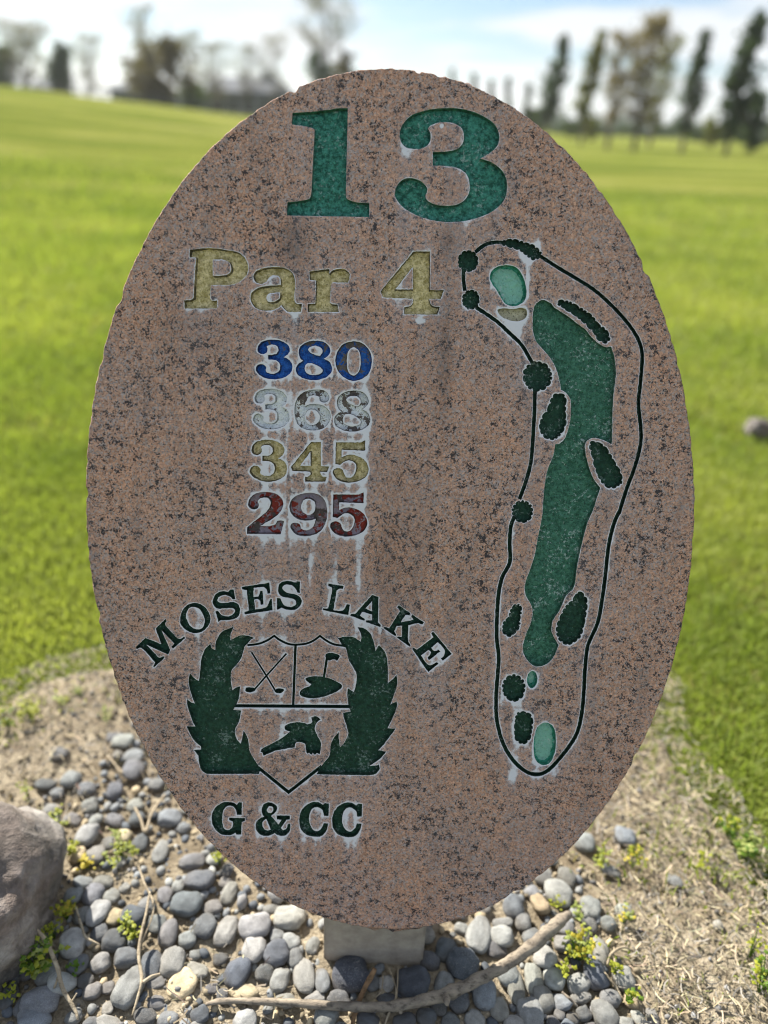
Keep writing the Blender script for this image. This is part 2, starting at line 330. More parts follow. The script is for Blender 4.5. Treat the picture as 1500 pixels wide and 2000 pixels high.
add(LET, 'dark green letter M', 'dark', g, ["75,1005! 215,870! 450,960! 365,735! 510,590! 530,625! 505,665 540,720! 690,880! 740,880 785,845! 800,875! 620,1030! 595,1000! 640,955! 455,765! 580,1045! 550,1115! 230,970! 420,1165! 480,1135! 498,1165! 340,1305! 330,1285! 358,1230! 190,1040! 140,1015 90,1035!"], rim=.5, drip=.45)
add(LET, 'dark green letter O', 'dark', g, ["725,590 760,460 850,380 970,360 1090,420 1165,550 1150,670 1060,770 930,800 820,760 745,690", "810,540 850,440 930,418 1010,450 1070,550 1085,640 1040,730 960,742 880,700 825,610"], rim=.6, drip=.5)
g = (410, 1120, 7.5)
add(LET, 'dark green letter S before the E', 'dark', g, ["38,400 80,310 170,262 270,270! 300,235! 345,232! 372,375! 335,385! 290,340 220,318 140,340 110,390 150,430 240,430 340,420 410,450 440,530 420,620 350,670 250,685 150,690! 125,715! 80,555! 120,550! 160,600 240,630 320,610 365,560 350,515 290,508 200,515 110,515 55,470"], rim=.75, drip=.6)
add(LET, 'dark green letter E of the first word', 'dark', g, ["465,200! 870,135! 885,290! 845,300! 830,235 780,200 700,205 640,215! 637,345! 700,340 725,310 735,260! 770,255! 785,455! 745,460! 730,400 690,375 648,385! 660,530! 760,515 830,490 860,440 885,370! 905,375! 915,540! 510,600! 505,570! 570,545! 540,245! 475,235!"], rim=.85, drip=.95)
add(LET, 'dark green letter S after the E', 'dark', g, ["1000,230 1010,170 1060,125 1150,110 1230,130! 1270,130! 1270,115! 1320,118! 1315,290! 1280,280! 1250,220 1190,172 1110,165 1065,200 1080,250 1150,290 1230,300 1310,340 1345,410 1310,490 1230,535 1130,530 1050,505! 1000,530! 985,530! 980,360! 1030,365! 1060,430 1110,480 1190,490 1255,460 1260,410 1220,375 1140,355 1060,340 1010,290"], rim=.85, drip=1.0)
g = (620, 1130, 9.375)
add(LET, 'dark green letter L', 'dark', g, ["205,95! 480,135! 465,190! 400,190 350,225! 292,578! 420,598 490,560 535,470! 595,480! 565,670! 95,580! 105,540! 170,550 205,520! 270,210! 260,165 200,140!"], rim=.9, drip=.9)
add(LET, 'dark green letter A', 'dark', g, ["1000,300! 1120,340! 1105,800! 1160,850! 1155,890! 890,800! 885,765! 1000,765! 1000,660! 820,610! 775,680! 870,745! 860,775! 600,680! 610,650! 690,650!", "1000,415! 1000,605! 880,550!"], rim=.75, drip=.8)
g = (740, 1160, 9.375)
add(LET, 'dark green letter K', 'dark', g, ["365,210! 580,355! 560,395! 490,380! 400,520! 590,485! 635,470! 590,420! 610,375! 830,525! 800,560! 720,535! 540,575! 530,800! 545,880! 580,940! 565,970! 330,800! 350,780! 420,790! 425,585! 330,590! 280,680! 320,745! 300,775! 80,625! 100,600! 190,630! 385,320! 375,285! 335,245!"], rim=.6, drip=.5)
add(LET, 'dark green letter E ending the arch', 'dark', g, ["990,685! 1335,1100! 1170,1225! 1135,1185! 1200,1110 1200,1020 1080,885! 960,985! 1000,1040 1060,1040 1085,1015! 1125,1055! 920,1215! 890,1170! 940,1110 950,1060 905,1030! 770,1130! 880,1280 950,1305 1010,1280 1065,1250! 1090,1280! 905,1435! 610,1010! 635,985! 695,1020! 1000,795! 960,725!"], rim=.65, drip=.6)
g = (400, 1550, 4.545)
add(LET, 'dark green letter G', 'dark', g, ["60,210 90,130 160,80 240,78 285,100! 300,78! 330,80! 328,190! 285,190! 270,135 220,108 170,140 155,220 165,300 200,325 235,310 250,280 248,250! 215,235! 215,215! 360,218! 355,245! 328,255! 322,365! 280,365! 275,350! 220,370 140,360 80,300"], rim=.75, drip=.7)
add('carved_ampersand', 'dark green ampersand', 'dark', g, ["505,140 525,95 580,78 635,110 635,155 590,200! 655,275! 680,235! 640,230! 635,195! 755,195! 755,230! 725,235! 675,305! 695,325 725,310 735,270! 760,268! 755,330 710,375 650,370 620,352! 570,375 500,370 455,320 455,260 490,220 525,205! 510,180", "550,140 575,112 605,125 605,155 580,175 560,165", "545,225! 585,320! 555,330 520,305 510,265 525,240"], rim=.75, drip=.6)
add(LET, 'first dark green letter C', 'dark', g, CC, rim=.75, drip=.8)
addbox(LET, 'second dark green letter C', 'dark', g, CC, (838, 75, 1103, 385), (1130, 80, 1398, 388), rim=.75, drip=.85)
# emblem
add('laurel_branch', 'left laurel branch of the emblem', 'dark', (350, 1220, 6.25), ["670,25! 630,110 625,190! 740,135 830,135 915,160! 870,190 835,232! 795,270! 760,400 700,490 640,560 630,680 650,805! 690,770 745,755! 725,900 700,970! 660,1040! 755,1050! 730,1180 680,1290 700,1390 750,1455! 770,1380 785,1290! 840,1400 860,1540 920,1650 990,1760! 975,1825! 340,1825! 270,1780 240,1680 235,1605! 175,1530! 268,1525! 265,1490! 170,1400 85,1240! 195,1245! 150,1150 100,990 95,910! 140,945 190,965! 140,830 115,700 130,590! 180,650 240,690! 255,560 270,420 310,310 380,235! 400,290 440,305! 450,200 520,90 600,50"], rim=.5, drip=.35)
add('laurel_branch', 'right laurel branch of the emblem', 'dark', (600, 1220, 6.25), ["615,30! 700,50 770,110 810,200 835,325! 850,290 880,255! 940,320 975,420 985,560 985,710! 1040,670 1090,615! 1100,720 1060,860 1015,975! 1090,935! 1095,1010 1040,1150 980,1265! 1080,1270! 1000,1380 930,1470 865,1535! 965,1550! 920,1610 850,1670 760,1725! 840,1720 875,1705! 885,1760 840,1820 760,1842! 110,1830! 200,1690! 270,1600 285,1480 320,1390 385,1310! 390,1400 400,1500! 460,1430 500,1330 480,1240 450,1150 435,1080! 530,1060! 515,1020! 500,970! 490,860 495,775! 570,825! 600,700 600,600 560,520 510,440 490,350 468,280! 440,270! 420,245! 400,200 370,165! 480,145 570,155 655,210! 660,130"], rim=.5, drip=.4)
g = (430, 1240, 4.054)
add('shield_outline', 'arched top line of the shield', 'dark', g, [stroke("215,82 300,72 370,45 428,8! 470,40 540,72 600,78 680,70 740,45 790,8! 840,45 900,75 985,88", 17)], rim=.6, drip=.3)
add('shield_outline', 'upright line halving the shield', 'dark', g, [stroke("597,72! 578,562!", 20)], rim=.6, drip=0)
add('shield_outline', 'level line across the shield', 'dark', g, [stroke("110,562! 1030,568!", 26)], rim=.9, drip=.6)
add('shield_outline', 'V-shaped foot of the shield', 'dark', (440, 1380, 4.1667), [stroke("265,495! 515,698! 785,485!", 27)], rim=.6, drip=.5)
add('golf_club', 'golf club with its head at the right', 'dark', g, [stroke("248,138! 368,328! 440,448!", 14)], rim=.6, drip=.1)
add('golf_club', 'golf club with its head at the left', 'dark', g, [stroke("525,148! 365,325! 265,440!", 14)], rim=.6, drip=.1)
add('club_head', 'left club head', 'dark', g, ["200,435 215,415 270,420 280,435 250,455 210,452"], rim=.9, drip=.5)
add('club_head', 'right club head', 'dark', g, ["430,448 445,428 490,425 503,440 485,460 450,462"], rim=.9, drip=.5)
add('putting_green', 'putting green beneath the little flag', 'dark', g, ["675,345 720,330 800,330 880,350 960,395 950,430 880,470 770,500 680,498 630,470 650,430 700,410 722,390! 690,370"], rim=.6, drip=.6)
add('flag_pole', 'little flag pole', 'dark', g, [stroke("845,185! 820,345!", 19)], rim=.6, drip=0)
add('flag', 'little flag', 'dark', g, ["835,155 880,142 940,160 940,185 925,207! 900,195 860,205 840,190"], rim=.6, drip=.1)
add('pheasant', 'flying pheasant in the shield', 'dark', (440, 1380, 4.1667), ["700,90! 740,80 778,108! 745,130 728,180 750,240 780,300 770,390! 745,378! 730,395! 712,378! 700,395! 682,378! 665,385! 655,350 650,310 620,292 575,295 565,335! 520,338! 480,348! 400,362! 310,402! 300,372! 285,372! 295,345! 400,290 470,250 525,205! 485,185 495,150 560,130 620,130 670,145! 705,130"], rim=.7, drip=.15)
# map of the hole
g = (880, 450, 3.6375); gb = (940, 980, 3.57)
lin1 = stroke("175,155! 240,105 310,85 380,88 470,110 560,145 640,185 760,262 900,345 1010,415 1100,490 1200,590 1290,700 1345,800 1362,900 1350,1080 1335,1230 1352,1400 1350,1520 1310,1680 1250,1840 1197,2012", 27, 5)/3.6375+np.array([880, 450])
lin2 = stroke("968,60! 930,140 895,270 875,420 860,560 840,700 810,850 745,1000 725,1150 715,1330 700,1480 665,1620 580,1750 470,1870 390,1902 310,1880 220,1800 150,1680 110,1530 103,1380 115,1200 122,1080 108,950 110,800 120,650 145,530 200,420 198,300 205,180 232,100!", 27, 5)/3.57+np.array([940, 980])
ID = (0, 0, 1)
add('course_outline', 'upper right stretch of the course outline', 'dark', ID, [lin1], rim=.5, drip=.15)
add('course_outline', 'lower loop of the course outline', 'dark', ID, [lin2], rim=.6, drip=.4)
add('course_outline', 'stretch of the outline above the lone tree', 'dark', g, [stroke("490,1910! 530,1800 565,1680 580,1560 590,1400 598,1250 600,1110!", 27, 5)], rim=.5, drip=.1)
add('course_outline', 'slanting left stretch of the outline', 'dark', g, [stroke("590,960! 510,820 420,730 320,640 180,545!", 27, 5)], rim=.6, drip=.3)
add('course_outline', 'short stretch between the two small trees', 'dark', g, [stroke("102,430! 92,350 92,270!", 27, 5)], rim=.5, drip=.1)
def tree_(label, g, cx, cy, rx, ry, n, **kw): add('tree_symbol', label, 'dark', g, [scallop(ell(cx, cy, rx, ry), n, rx*0.16)], **kw)
tree_('round tree at the top left of the map', g, 125, 218, 70, 74, 12, rim=.4, drip=.1)
tree_('second tree down the left side of the map', g, 145, 492, 60, 68, 12, rim=.5, drip=.4)
tree_('largest round tree on the outline', g, 618, 1036, 98, 102, 14, rim=.7, drip=.3)
tree_('small round tree on the lower left outline', gb, 287, 70, 70, 74, 13, rim=.5, drip=.3)
tree_('round tree beside the little tee', gb, 226, 1300, 76, 90, 13, rim=.85, drip=.7)
def bush(label, g, s, n, b=11, **kw): add('tree_symbol', label, 'dark', g, [scallop(parse(s), n, b)], **kw)
bush('row of trees along the top of the map', g, "365,90 400,66 450,64 520,85 580,103 640,155 635,190 585,205 530,168 470,130 400,113", 17, rim=.5, drip=.2)
bush('long slanting row of trees by the fairway', g, "760,515 790,497 860,515 940,563 1000,603 1060,672 1110,712 1130,770 1100,798 1045,772 1012,720 940,648 860,588 795,548", 22, rim=.55, drip=.3)
bush('tree clump left of the fairway', g, "725,1185 770,1160 815,1180 815,1280 820,1350 798,1425 740,1482 675,1470 635,1410 645,1340 685,1280", 17, rim=.75, drip=.4)
bush('tree clump right of the fairway', g, "990,1520 1030,1503 1090,1530 1135,1595 1178,1665 1215,1740 1210,1798 1150,1830 1092,1805 1042,1730 1012,1620", 17, rim=.6, drip=.4)
bush('tree clump by the fairway foot', gb, "635,690 672,634 708,640 736,690 730,780 716,860 686,945 620,992 562,980 526,900 553,800 592,730", 19, rim=.75, drip=.5)
bush('narrow tree clump by the lower left outline', gb, "212,745 240,716 276,733 272,800 257,888 200,938 153,908 154,850 192,800", 15, rim=.6, drip=.45)
bush('tree clump beside the long tee', gb, "248,1485 295,1466 350,1494 354,1580 336,1656 285,1688 238,1648 234,1560", 14, rim=.8, drip=.7)
add('map_green', 'pale emerald green of the map', 'tee', g, ["280,320 310,270 390,245 470,265 520,340 540,430 525,500 460,538 390,520 330,430 290,370"], rim=.7, drip=.5)
add('sand_trap', 'sand coloured bunker under the green', 'sand', g, ["335,565 380,552 440,560 500,550 540,565 535,620 480,645 420,638 360,610"], rim=1.0, drip=1.1)
add('tee_box', 'little emerald tee', 'tee', gb, [smooth_loop(ell(355, 1240, 36, 60, 4))], rim=.8, drip=.4)
add('tee_box', 'long emerald tee at the foot of the map', 'tee', gb, ["375,1620 395,1570 445,1540 500,1565 520,1640 515,1740 480,1820 420,1835 375,1790 365,1700"], rim=.8, drip=.6)
def conv(s, gs, gd):
    return ' '.join('%f,%f%s' % ((p[0]/gs[2]+gs[0]-gd[0])*gd[2], (p[1]/gs[2]+gs[1]-gd[1])*gd[2], '!' if p[2] else '') for p in parse(s))
fw = "585,600 600,530 650,495 710,515 735,545! 790,580 850,620 905,665 960,705 1000,755 1050,800 1100,828 1140,825! 1165,900 1175,1000 1170,1080 1155,1200 1150,1400 1145,1520! 1080,1488 1010,1475 960,1510 960,1590 990,1700 1020,1770 1065,1830! 1040,1900 1012,1990 " + \
     conv("740,150 700,300 670,440 655,560 640,610! 590,660 550,750 500,830 490,900 510,950 540,1000! 500,1090 440,1140 370,1145 310,1090 290,1020 310,930 350,830 355,740 310,650 305,580 330,500 370,380 400,220 425,100", gb, g) + \
     " 660,1900 670,1800 690,1700 730,1600 745,1520! 770,1517! 810,1480 840,1400 855,1300 850,1200 815,1150 785,1135! 770,1050 740,960 680,870 610,790 585,700"
add('fairway', 'long speckled green fairway of the map', 'fairway', g, [fw], rim=.45, drip=.15)

# ------------------------------------------------------------------ the slab, cut by one constrained triangulation
def uvs(L): return np.array([face_uv(x, y) for x, y in L])
def resample(L, step):
    out = []
    for i in range(len(L)):
        a, b = L[i], L[(i+1) % len(L)]; d = np.hypot(*(b-a)); k = max(1, int(d/step))
        for q in range(k): out.append(a+(b-a)*q/k)
    return np.array(out)
NO = 1100
th = np.linspace(0, 2*math.pi, NO, endpoint=False)
ex, ey, ea, eb, tilt = 762.0, 974.5, 594.0, 840.5, R(-0.9)
ox = ea*np.cos(th); oy = eb*np.sin(th)
OUT = np.stack([ex+ox*math.cos(tilt)-oy*math.sin(tilt), ey+ox*math.sin(tilt)+oy*math.cos(tilt)], 1)
OUT = uvs(OUT)
cen = OUT.mean(0)
outn = OUT-cen; outn /= np.linalg.norm(outn, axis=1)[:, None]
chip = np.array([mnoise.noise(Vector((math.cos(t)*60, math.sin(t)*60, 0)))*0.0007 - max(0, mnoise.noise(Vector((math.cos(t)*22, math.sin(t)*22, 4)))-0.25)*0.006 + mnoise.noise(Vector((math.cos(t)*180, math.sin(t)*180, 9)))*0.0004 for t in th])
OUT = OUT+outn*(chip[:, None]-0.0012)

loops_uv = []
for s in SHAPES:
    ls = []
    for l in s[3]:
        L = resample(uvs(l), 0.0013)
        if s[0] not in ('golf_club', 'shield_outline', 'flag_pole'): # chipped by the sand blast
            j = np.array([[mnoise.noise(Vector((p[0]*420, p[1]*420, 1))), mnoise.noise(Vector((p[0]*420, p[1]*420, 7)))] for p in L]); L = L+j*(0.00022 if s[2] == 'green' else 0.00042)
        ls.append(L)
    loops_uv.append(ls)
allc = np.vstack([l for ls in loops_uv for l in ls])
strength = np.concatenate([np.full(len(l), s[4]) for s, ls in zip(SHAPES, loops_uv) for l in ls])
kd = kdtree.KDTree(len(allc))
for i, p in enumerate(allc): kd.insert((p[0], p[1], 0), i)
kd.balance()
# grid points: coarse everywhere, fine close to the cuts
u0, v0 = OUT.min(0); u1, v1 = OUT.max(0)
RS = 0.001
GW, GH = int((u1-u0)/RS)+3, int((v1-v0)/RS)+3
occ = np.zeros((GH, GW), bool)
for p in allc: occ[int((p[1]-v0)/RS), int((p[0]-u0)/RS)] = True
def dil(a, k):
    for _ in range(k):
        b = a.copy(); b[1:] |= a[:-1]; b[:-1] |= a[1:]; b[:, 1:] |= a[:, :-1]; b[:, :-1] |= a[:, 1:]; a = b
    return a
near = dil(occ, 5)
def inside_loops(P, ls):
    r = np.zeros(len(P), bool)
    for L in ls:
        A = L; B = np.roll(L, -1, 0)
        for a, b in zip(A, B):
            if a[1] == b[1]: continue
            c = (P[:, 1] >= min(a[1], b[1])) & (P[:, 1] < max(a[1], b[1]))
            if not c.any(): continue
            x = a[0]+(P[:, 1]-a[1])*(b[0]-a[0])/(b[1]-a[1]); r ^= c & (P[:, 0] < x)
    return r
def owner_of(P):
    own = np.full(len(P), -1)
    for k in range(len(SHAPES)-1, -1, -1):
        ls = loops_uv[k]; al = np.vstack(ls); lo, hi = al.min(0), al.max(0)
        q = np.where((P[:, 0] > lo[0]) & (P[:, 0] < hi[0]) & (P[:, 1] > lo[1]) & (P[:, 1] < hi[1]))[0]
        if len(q):
            ins = inside_loops(P[q], ls); own[q[ins]] = k
    return own
yy, xx = np.mgrid[0:GH, 0:GW]
cellP = np.stack([u0+(xx.ravel()+.5)*RS, v0+(yy.ravel()+.5)*RS], 1)
cell_own = owner_of(cellP).reshape(GH, GW)
fine = near | (cell_own >= 0)
coarse = (xx % 3 == 0) & (yy % 3 == 0)
sel = (fine | coarse).ravel()
gp = cellP[sel]+rng.uniform(-.28, .28, (sel.sum(), 2))*RS
d = (gp-cen)
# keep points inside the outline and off the contour lines
ang = np.arctan2(d[:, 1], d[:, 0]); oa = np.arctan2((OUT-cen)[:, 1], (OUT-cen)[:, 0]); orad = np.linalg.norm(OUT-cen, axis=1); si = np.argsort(oa)
rad = np.interp(ang, oa[si], orad[si], period=2*math.pi)
gp = gp[np.linalg.norm(d, axis=1) < rad-0.0012]
gp = np.array([p for p in gp if kd.find((p[0], p[1], 0))[2] > 0.00038])
pts = [Vector(p) for p in gp]; edges = []
b0 = len(pts); pts += [Vector(p) for p in OUT]; edges += [(b0+i, b0+(i+1) % NO) for i in range(NO)]
for ls in loops_uv:
    for L in ls:
        b = len(pts); pts += [Vector(p) for p in L]; edges += [(b+i, b+(i+1) % len(L)) for i in range(len(L))]
rv, re_, rf, _, _, _ = delaunay_2d_cdt(pts, edges, [], 0, 1e-7, False)
VV = np.array([(v.x, v.y) for v in rv]); FF = np.array([f for f in rf if len(f) == 3], dtype=np.int64)
cc = VV[FF].mean(1)
dd = cc-cen; rad = np.interp(np.arctan2(dd[:, 1], dd[:, 0]), oa[si], orad[si], period=2*math.pi)
okf = np.linalg.norm(dd, axis=1) < rad+0.0001
ar = (VV[FF[:, 1]]-VV[FF[:, 0]]); br = (VV[FF[:, 2]]-VV[FF[:, 0]]); area = ar[:, 0]*br[:, 1]-ar[:, 1]*br[:, 0]
okf &= np.abs(area) > 1e-13
FF = FF[okf]; cc = cc[okf]; area = area[okf]
fl = area < 0; FF[fl] = FF[fl][:, ::-1]
own = owner_of(cc)
# per-vertex distance to the cuts and rim strength
vd = np.empty(len(VV)); vs = np.empty(len(VV))
for i, p in enumerate(VV):
    _, j, q = kd.find((p[0], p[1], 0)); vd[i] = q; vs[i] = strength[j]
# lime drips: run down each column from the cut above
drip_s = np.array([s[5] for s in SHAPES]+[0.0])
run = np.zeros(GW); col = np.arange(GW)
cn1 = np.array([max(0, mnoise.noise(Vector((x*RS*110, 2.2, 0)))+0.15)+0.75*max(0, mnoise.noise(Vector((x*RS*300, 8.2, 0)))) for x in range(GW)])
DR = np.zeros((GH, GW))
carry = np.zeros(GW); jit = np.zeros(GW)
for r in range(GH-1, -1, -1):
    o = cell_own[r]; ins = o >= 0
    jit = np.array([mnoise.noise(Vector((x*0.12, r*0.05, 5))) for x in range(GW)]) if r % 4 == 0 else jit
    carry = np.where(ins, np.minimum(1.3, drip_s[o]*(0.12+cn1*2.1)), carry*(0.980+0.02*jit))
    DR[r] = carry
k = np.array([.25, .5, .25])
DR = np.apply_along_axis(lambda a: np.convolve(a, k, 'same'), 1, DR)
wob = np.array([0.0022*mnoise.noise(Vector((p[0]*25, p[1]*45, 12)))+0.0010*mnoise.noise(Vector((p[0]*60, p[1]*160, 15))) for p in VV])
ix = np.clip(((VV[:, 0]+wob-u0)/RS).astype(int), 0, GW-1); iy = np.clip(((VV[:, 1]-v0)/RS).astype(int), 0, GH-1)
drip = DR[iy, ix]
rim = vs*(1.05*np.exp(-(vd/0.0005)**1.2)+0.46*np.exp(-(vd/0.0032)**1.4))
ctr = 0.30*vs*np.exp(-(vd/0.009)**2)
lime = 1.12*rim+ctr+0.68*drip
# broken white patch at the top of the map, a run below it, and a fleck inside the 3
def blob(px, py, r, a, sx=1, sy=1):
    c = face_uv(px, py); q = ((VV[:, 0]-c[0])/sx)**2+((VV[:, 1]-c[1])/sy)**2; return a*np.exp(-q/(r*r))
for b in [(1045, 485, .0055, 1.1), (1050, 478, .004, .8, .6, 2), (1030, 510, .005, .8), (1018, 497, .005, .7), (1031, 545, .0016, 1.5, 1, 9), (1027, 575, .003, 1.2), (863, 246, .0018, 1.6), (790, 300, .004, .35, 1, 2), (555, 1062, .008, .35, 2, 2),
          (700, 1130, .004, .7, .7, 6), (655, 1110, .004, .8, .7, 5), (605, 1120, .004, .6, .7, 6), (1000, 640, .006, .5, 2, 2), (770, 1795, .010, .35, 2.4, .5), (820, 627, .004, .7, 2, .7), (1035, 1400, .006, .4, 1, 2), (1000, 1520, .006, .7, 1, 1.6), (1085, 1510, .006, .45, 1, 2)]:
    lime = lime+blob(*b)
stain = np.zeros(len(VV))
for b in [(570, 480, .010, .75, 1.3, 3.0), (872, 470, .007, .6, 1, 2.6), (870, 700, .008, .55, 1, 9), (845, 660, .012, .25, 1, 4), (765, 1100, .022, .28, 1, 6), (380, 650, .02, .3, 2, 1.5), (590, 1160, .03, .15, 3, 3)]:
    stain = stain+blob(*b)
stain = np.clip(stain, 0, 1)

# tint of the slab's root: an Empty where the post meets the ground
post_c = G(730, 1884); post_c = Vector((post_c.x, POST_Y+0.05, 0))
sign = empty('golf_hole_sign', post_c, 'oval pink granite golf hole sign with carved 13, yardages and map on a short post', 'sign')
ML = Matrix((U, V, N)).transposed().to_4x4(); ML.translation = P0-post_c      # slab frame in the sign's frame
def put(o): o.parent = sign; o.matrix_local = ML; return o

TH = 0.062
face_f = FF[own < 0]
used = np.unique(face_f); remap = -np.ones(len(VV), int); remap[used] = np.arange(len(used))
fv = np.zeros((len(used), 3)); fv[:, :2] = VV[used]
fv[:, 2] = [mnoise.noise(Vector((p[0]*30, p[1]*30, 0)))*0.0004 for p in VV[used]]
bnd = vd[used] < 1e-5; fv[bnd, 2] = -0.00025
put(tag(mesh_obj('stone_face', fv, remap[face_f], M_FACE, attrs={'lime': np.clip(lime[used], 0, 2), 'stain': stain[used]}, smooth=True), 'speckled pink granite face streaked with white lime'))
# rough broken edge and back
rows = [(0, 0.0), (-0.0003, 0.0006), (-0.0009, 0.0013), (-0.0020, 0.0019), (-0.005, 0.0034), (-0.008, 0.0022), (-0.018, 0.003), (-0.030, 0.003), (-0.042, 0.003), (-0.054, 0.0015), (-TH, -0.002)]
sv = []
for r, (dz, bo) in enumerate(rows):
    for i in range(NO):
        t = th[i]; p = OUT[i]; nrm = outn[i]
        if r == 0: o = 0; z = -0.00025
        elif r <= 3: o = bo+(0.0003+0.0002*r)*mnoise.noise(Vector((p[0]*120, p[1]*120, 2))); z = dz
        else:
            o = bo*0.35+0.0012+0.0022*mnoise.noise(Vector((p[0]*55, p[1]*55, dz*60)))+0.0022*mnoise.noise(Vector((p[0]*140, p[1]*140, dz*140))) - 0.0008
            z = dz+0.0012*mnoise.noise(Vector((p[0]*90, p[1]*90, 3+dz*40)))
            bt = math.exp(-((t-math.pi*0.5+0.0)/0.16)**2)        # th grows downward in pixel space: foot of the oval
            o += bt*0.0065*min(1, r/3.0)*(0.7+0.6*mnoise.noise(Vector((p[0]*70, 0, dz*30))))
        sv.append((p[0]+nrm[0]*o, p[1]+nrm[1]*o, z))
sf = []
for r in range(len(rows)-1):
    for i in range(NO):
        a, b = r*NO+i, r*NO+(i+1) % NO; sf.append((a, a+NO, b+NO, b))
sf.append(tuple((len(rows)-1)*NO+i for i in range(NO)))
# winding: pixel-space angle grows clockwise seen from the front
put(tag(mesh_obj('stone_edge', sv, sf, M_SIDE), 'rough broken edge and back of the slab'))

DEP = 0.0062
fz = np.array([-DEP+0.00075*mnoise.noise(Vector((p[0]*210, p[1]*210, 2)))+0.0007*mnoise.noise(Vector((p[0]*480, p[1]*480, 6))) for p in VV])
e2t = {}
for fi, f in enumerate(FF):
    for a, b in ((f[0], f[1]), (f[1], f[2]), (f[2], f[0])): e2t[(int(a), int(b))] = fi
for k, s in enumerate(SHAPES):
    idx = np.where(own == k)[0]
    if not len(idx): continue
    f = FF[idx]; us = np.unique(f); rm = {int(v): i for i, v in enumerate(us)}
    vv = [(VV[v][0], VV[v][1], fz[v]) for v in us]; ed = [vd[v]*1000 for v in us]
    faces = [tuple(rm[int(v)] for v in t) for t in f]; nf = len(faces)
    for t in f:
        for a, b in ((t[0], t[1]), (t[1], t[2]), (t[2], t[0])):
            q = e2t.get((int(b), int(a)))
            if q is not None and own[q] < 0:
                n = len(vv); vv += [(VV[a][0], VV[a][1], -0.00025), (VV[b][0], VV[b][1], -0.00025), (VV[b][0], VV[b][1], fz[b]-0.0004), (VV[a][0], VV[a][1], fz[a]-0.0004)]
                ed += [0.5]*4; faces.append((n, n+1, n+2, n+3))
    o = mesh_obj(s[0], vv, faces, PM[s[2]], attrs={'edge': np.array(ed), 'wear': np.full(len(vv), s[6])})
    o.data.polygons.foreach_set('use_smooth', np.array([True]*nf+[False]*(len(faces)-nf)))
    put(tag(o, s[1]))

# post: cast concrete block
g = NT('post_concrete')
cnz = g.noise(60, 6, 0.65)
M_POST = g.bsdf(g.ramp(cnz, [(0.3, (0.28, 0.24, 0.20)), (0.7, (0.44, 0.39, 0.32))]), 0.9, 0.2, bump=g.noise(300, 5, 0.7), bs=0.5, bd=0.001)
def post_mesh():
    pl = PY(632, 1850, POST_Y).x; pr = PY(829, 1850, POST_Y).x
    zt = tip.z+H+0.035; x0, x1, y0, y1 = pl-post_c.x, pr-post_c.x, POST_Y-post_c.y, POST_Y+0.085-post_c.y
    import bmesh
    bm = bmesh.new(); bmesh.ops.create_cube(bm, size=1)
    for v in bm.verts: v.co = Vector(((x0+x1)/2+v.co.x*(x1-x0), (y0+y1)/2+v.co.y*(y1-y0), (zt-0.05)/2+v.co.z*(zt+0.05)))
    bmesh.ops.bevel(bm, geom=bm.edges[:], offset=0.003, segments=2, affect='EDGES')
    me = bpy.data.meshes.new('post'); bm.to_mesh(me); bm.free(); me.materials.append(M_POST)
    o = bpy.data.objects.new('post', me); COL.objects.link(o); o.parent = sign; tag(o, 'short grey concrete post')
post_mesh()
#@@PART2@@
# ------------------------------------------------------------------ ground
def ss(t): t = np.clip(t, 0, 1); return t*t*(3-2*t)
def terrain(x, y):
    x = np.asarray(x, float); y = np.asarray(y, float)
    a = x/np.maximum(y, 1)
    hill = ss((y-5)/42)*np.interp(a, [-1, -.6, -.46, -.36, -.27, -.19, -.10, 0, .12], [2.3, 1.95, 1.62, 1.22, 0.97, 0.70, 0.42, 0.15, 0])*(1-ss((y-56)/22))
    roll = 0.05*np.sin(y*0.35+x*0.15)*ss((y-6)/10)+0.03*np.sin(x*0.5-y*0.2)*ss((y-5)/8)
    return hill+roll*(1-ss((y-40)/20))-0.012
ys = np.concatenate([np.linspace(-4, 6, 60), 6*np.exp(np.linspace(0.02, math.log(1500/6), 150))]); us_ = np.linspace(-1, 1, 161); us_ = np.sign(us_)*np.abs(us_)**1.3
gx = us_[None, :]*(5+1.15*(ys[:, None]+4)); gy = np.repeat(ys[:, None], len(us_), 1); gz = terrain(gx, gy)
nr, nc = gx.shape; qi = np.arange(nr*nc).reshape(nr, nc)
gf = np.stack([qi[:-1, :-1], qi[:-1, 1:], qi[1:, 1:], qi[1:, :-1]], -1).reshape(-1, 4)
g = NT('lawn')
la = g.noise(1.0, 5, 0.6, vec=g.mapv((0.10, 0.42, 1), rot=(0, 0, 0.10))); lb = g.noise(2.2, 5, 0.65); lc = g.noise(45, 5, 0.7); ld = g.noise(260, 3, 0.6)
lm = g.math('ADD', g.math('MULTIPLY', la, 0.72), g.math('ADD', g.math('MULTIPLY', lb, 0.18), g.math('MULTIPLY', lc, 0.10)))
lcol = g.ramp(lm, [(0.40, (0.120, 0.165, 0.030)), (0.47, (0.185, 0.225, 0.042)), (0.53, (0.25, 0.275, 0.06)), (0.60, (0.33, 0.33, 0.10))])
lcol = g.mix(1.0, lcol, (0.86, 0.86, 0.86), 'MULTIPLY'); lcol = g.mix(0.5, lcol, g.mix(1.0, lcol, g.ramp(ld, [(0.3, 0.45), (0.7, 1.5)]), 'MULTIPLY'))
M_LAWN = g.bsdf(lcol, 1.0, 0.0, bump=g.math('ADD', lc, ld), bs=0.7, bd=0.03)
tag(mesh_obj('lawn', np.stack([gx, gy, gz], -1).reshape(-1, 3), gf, M_LAWN, smooth=True), 'broad mown golf course lawn', kind='structure')

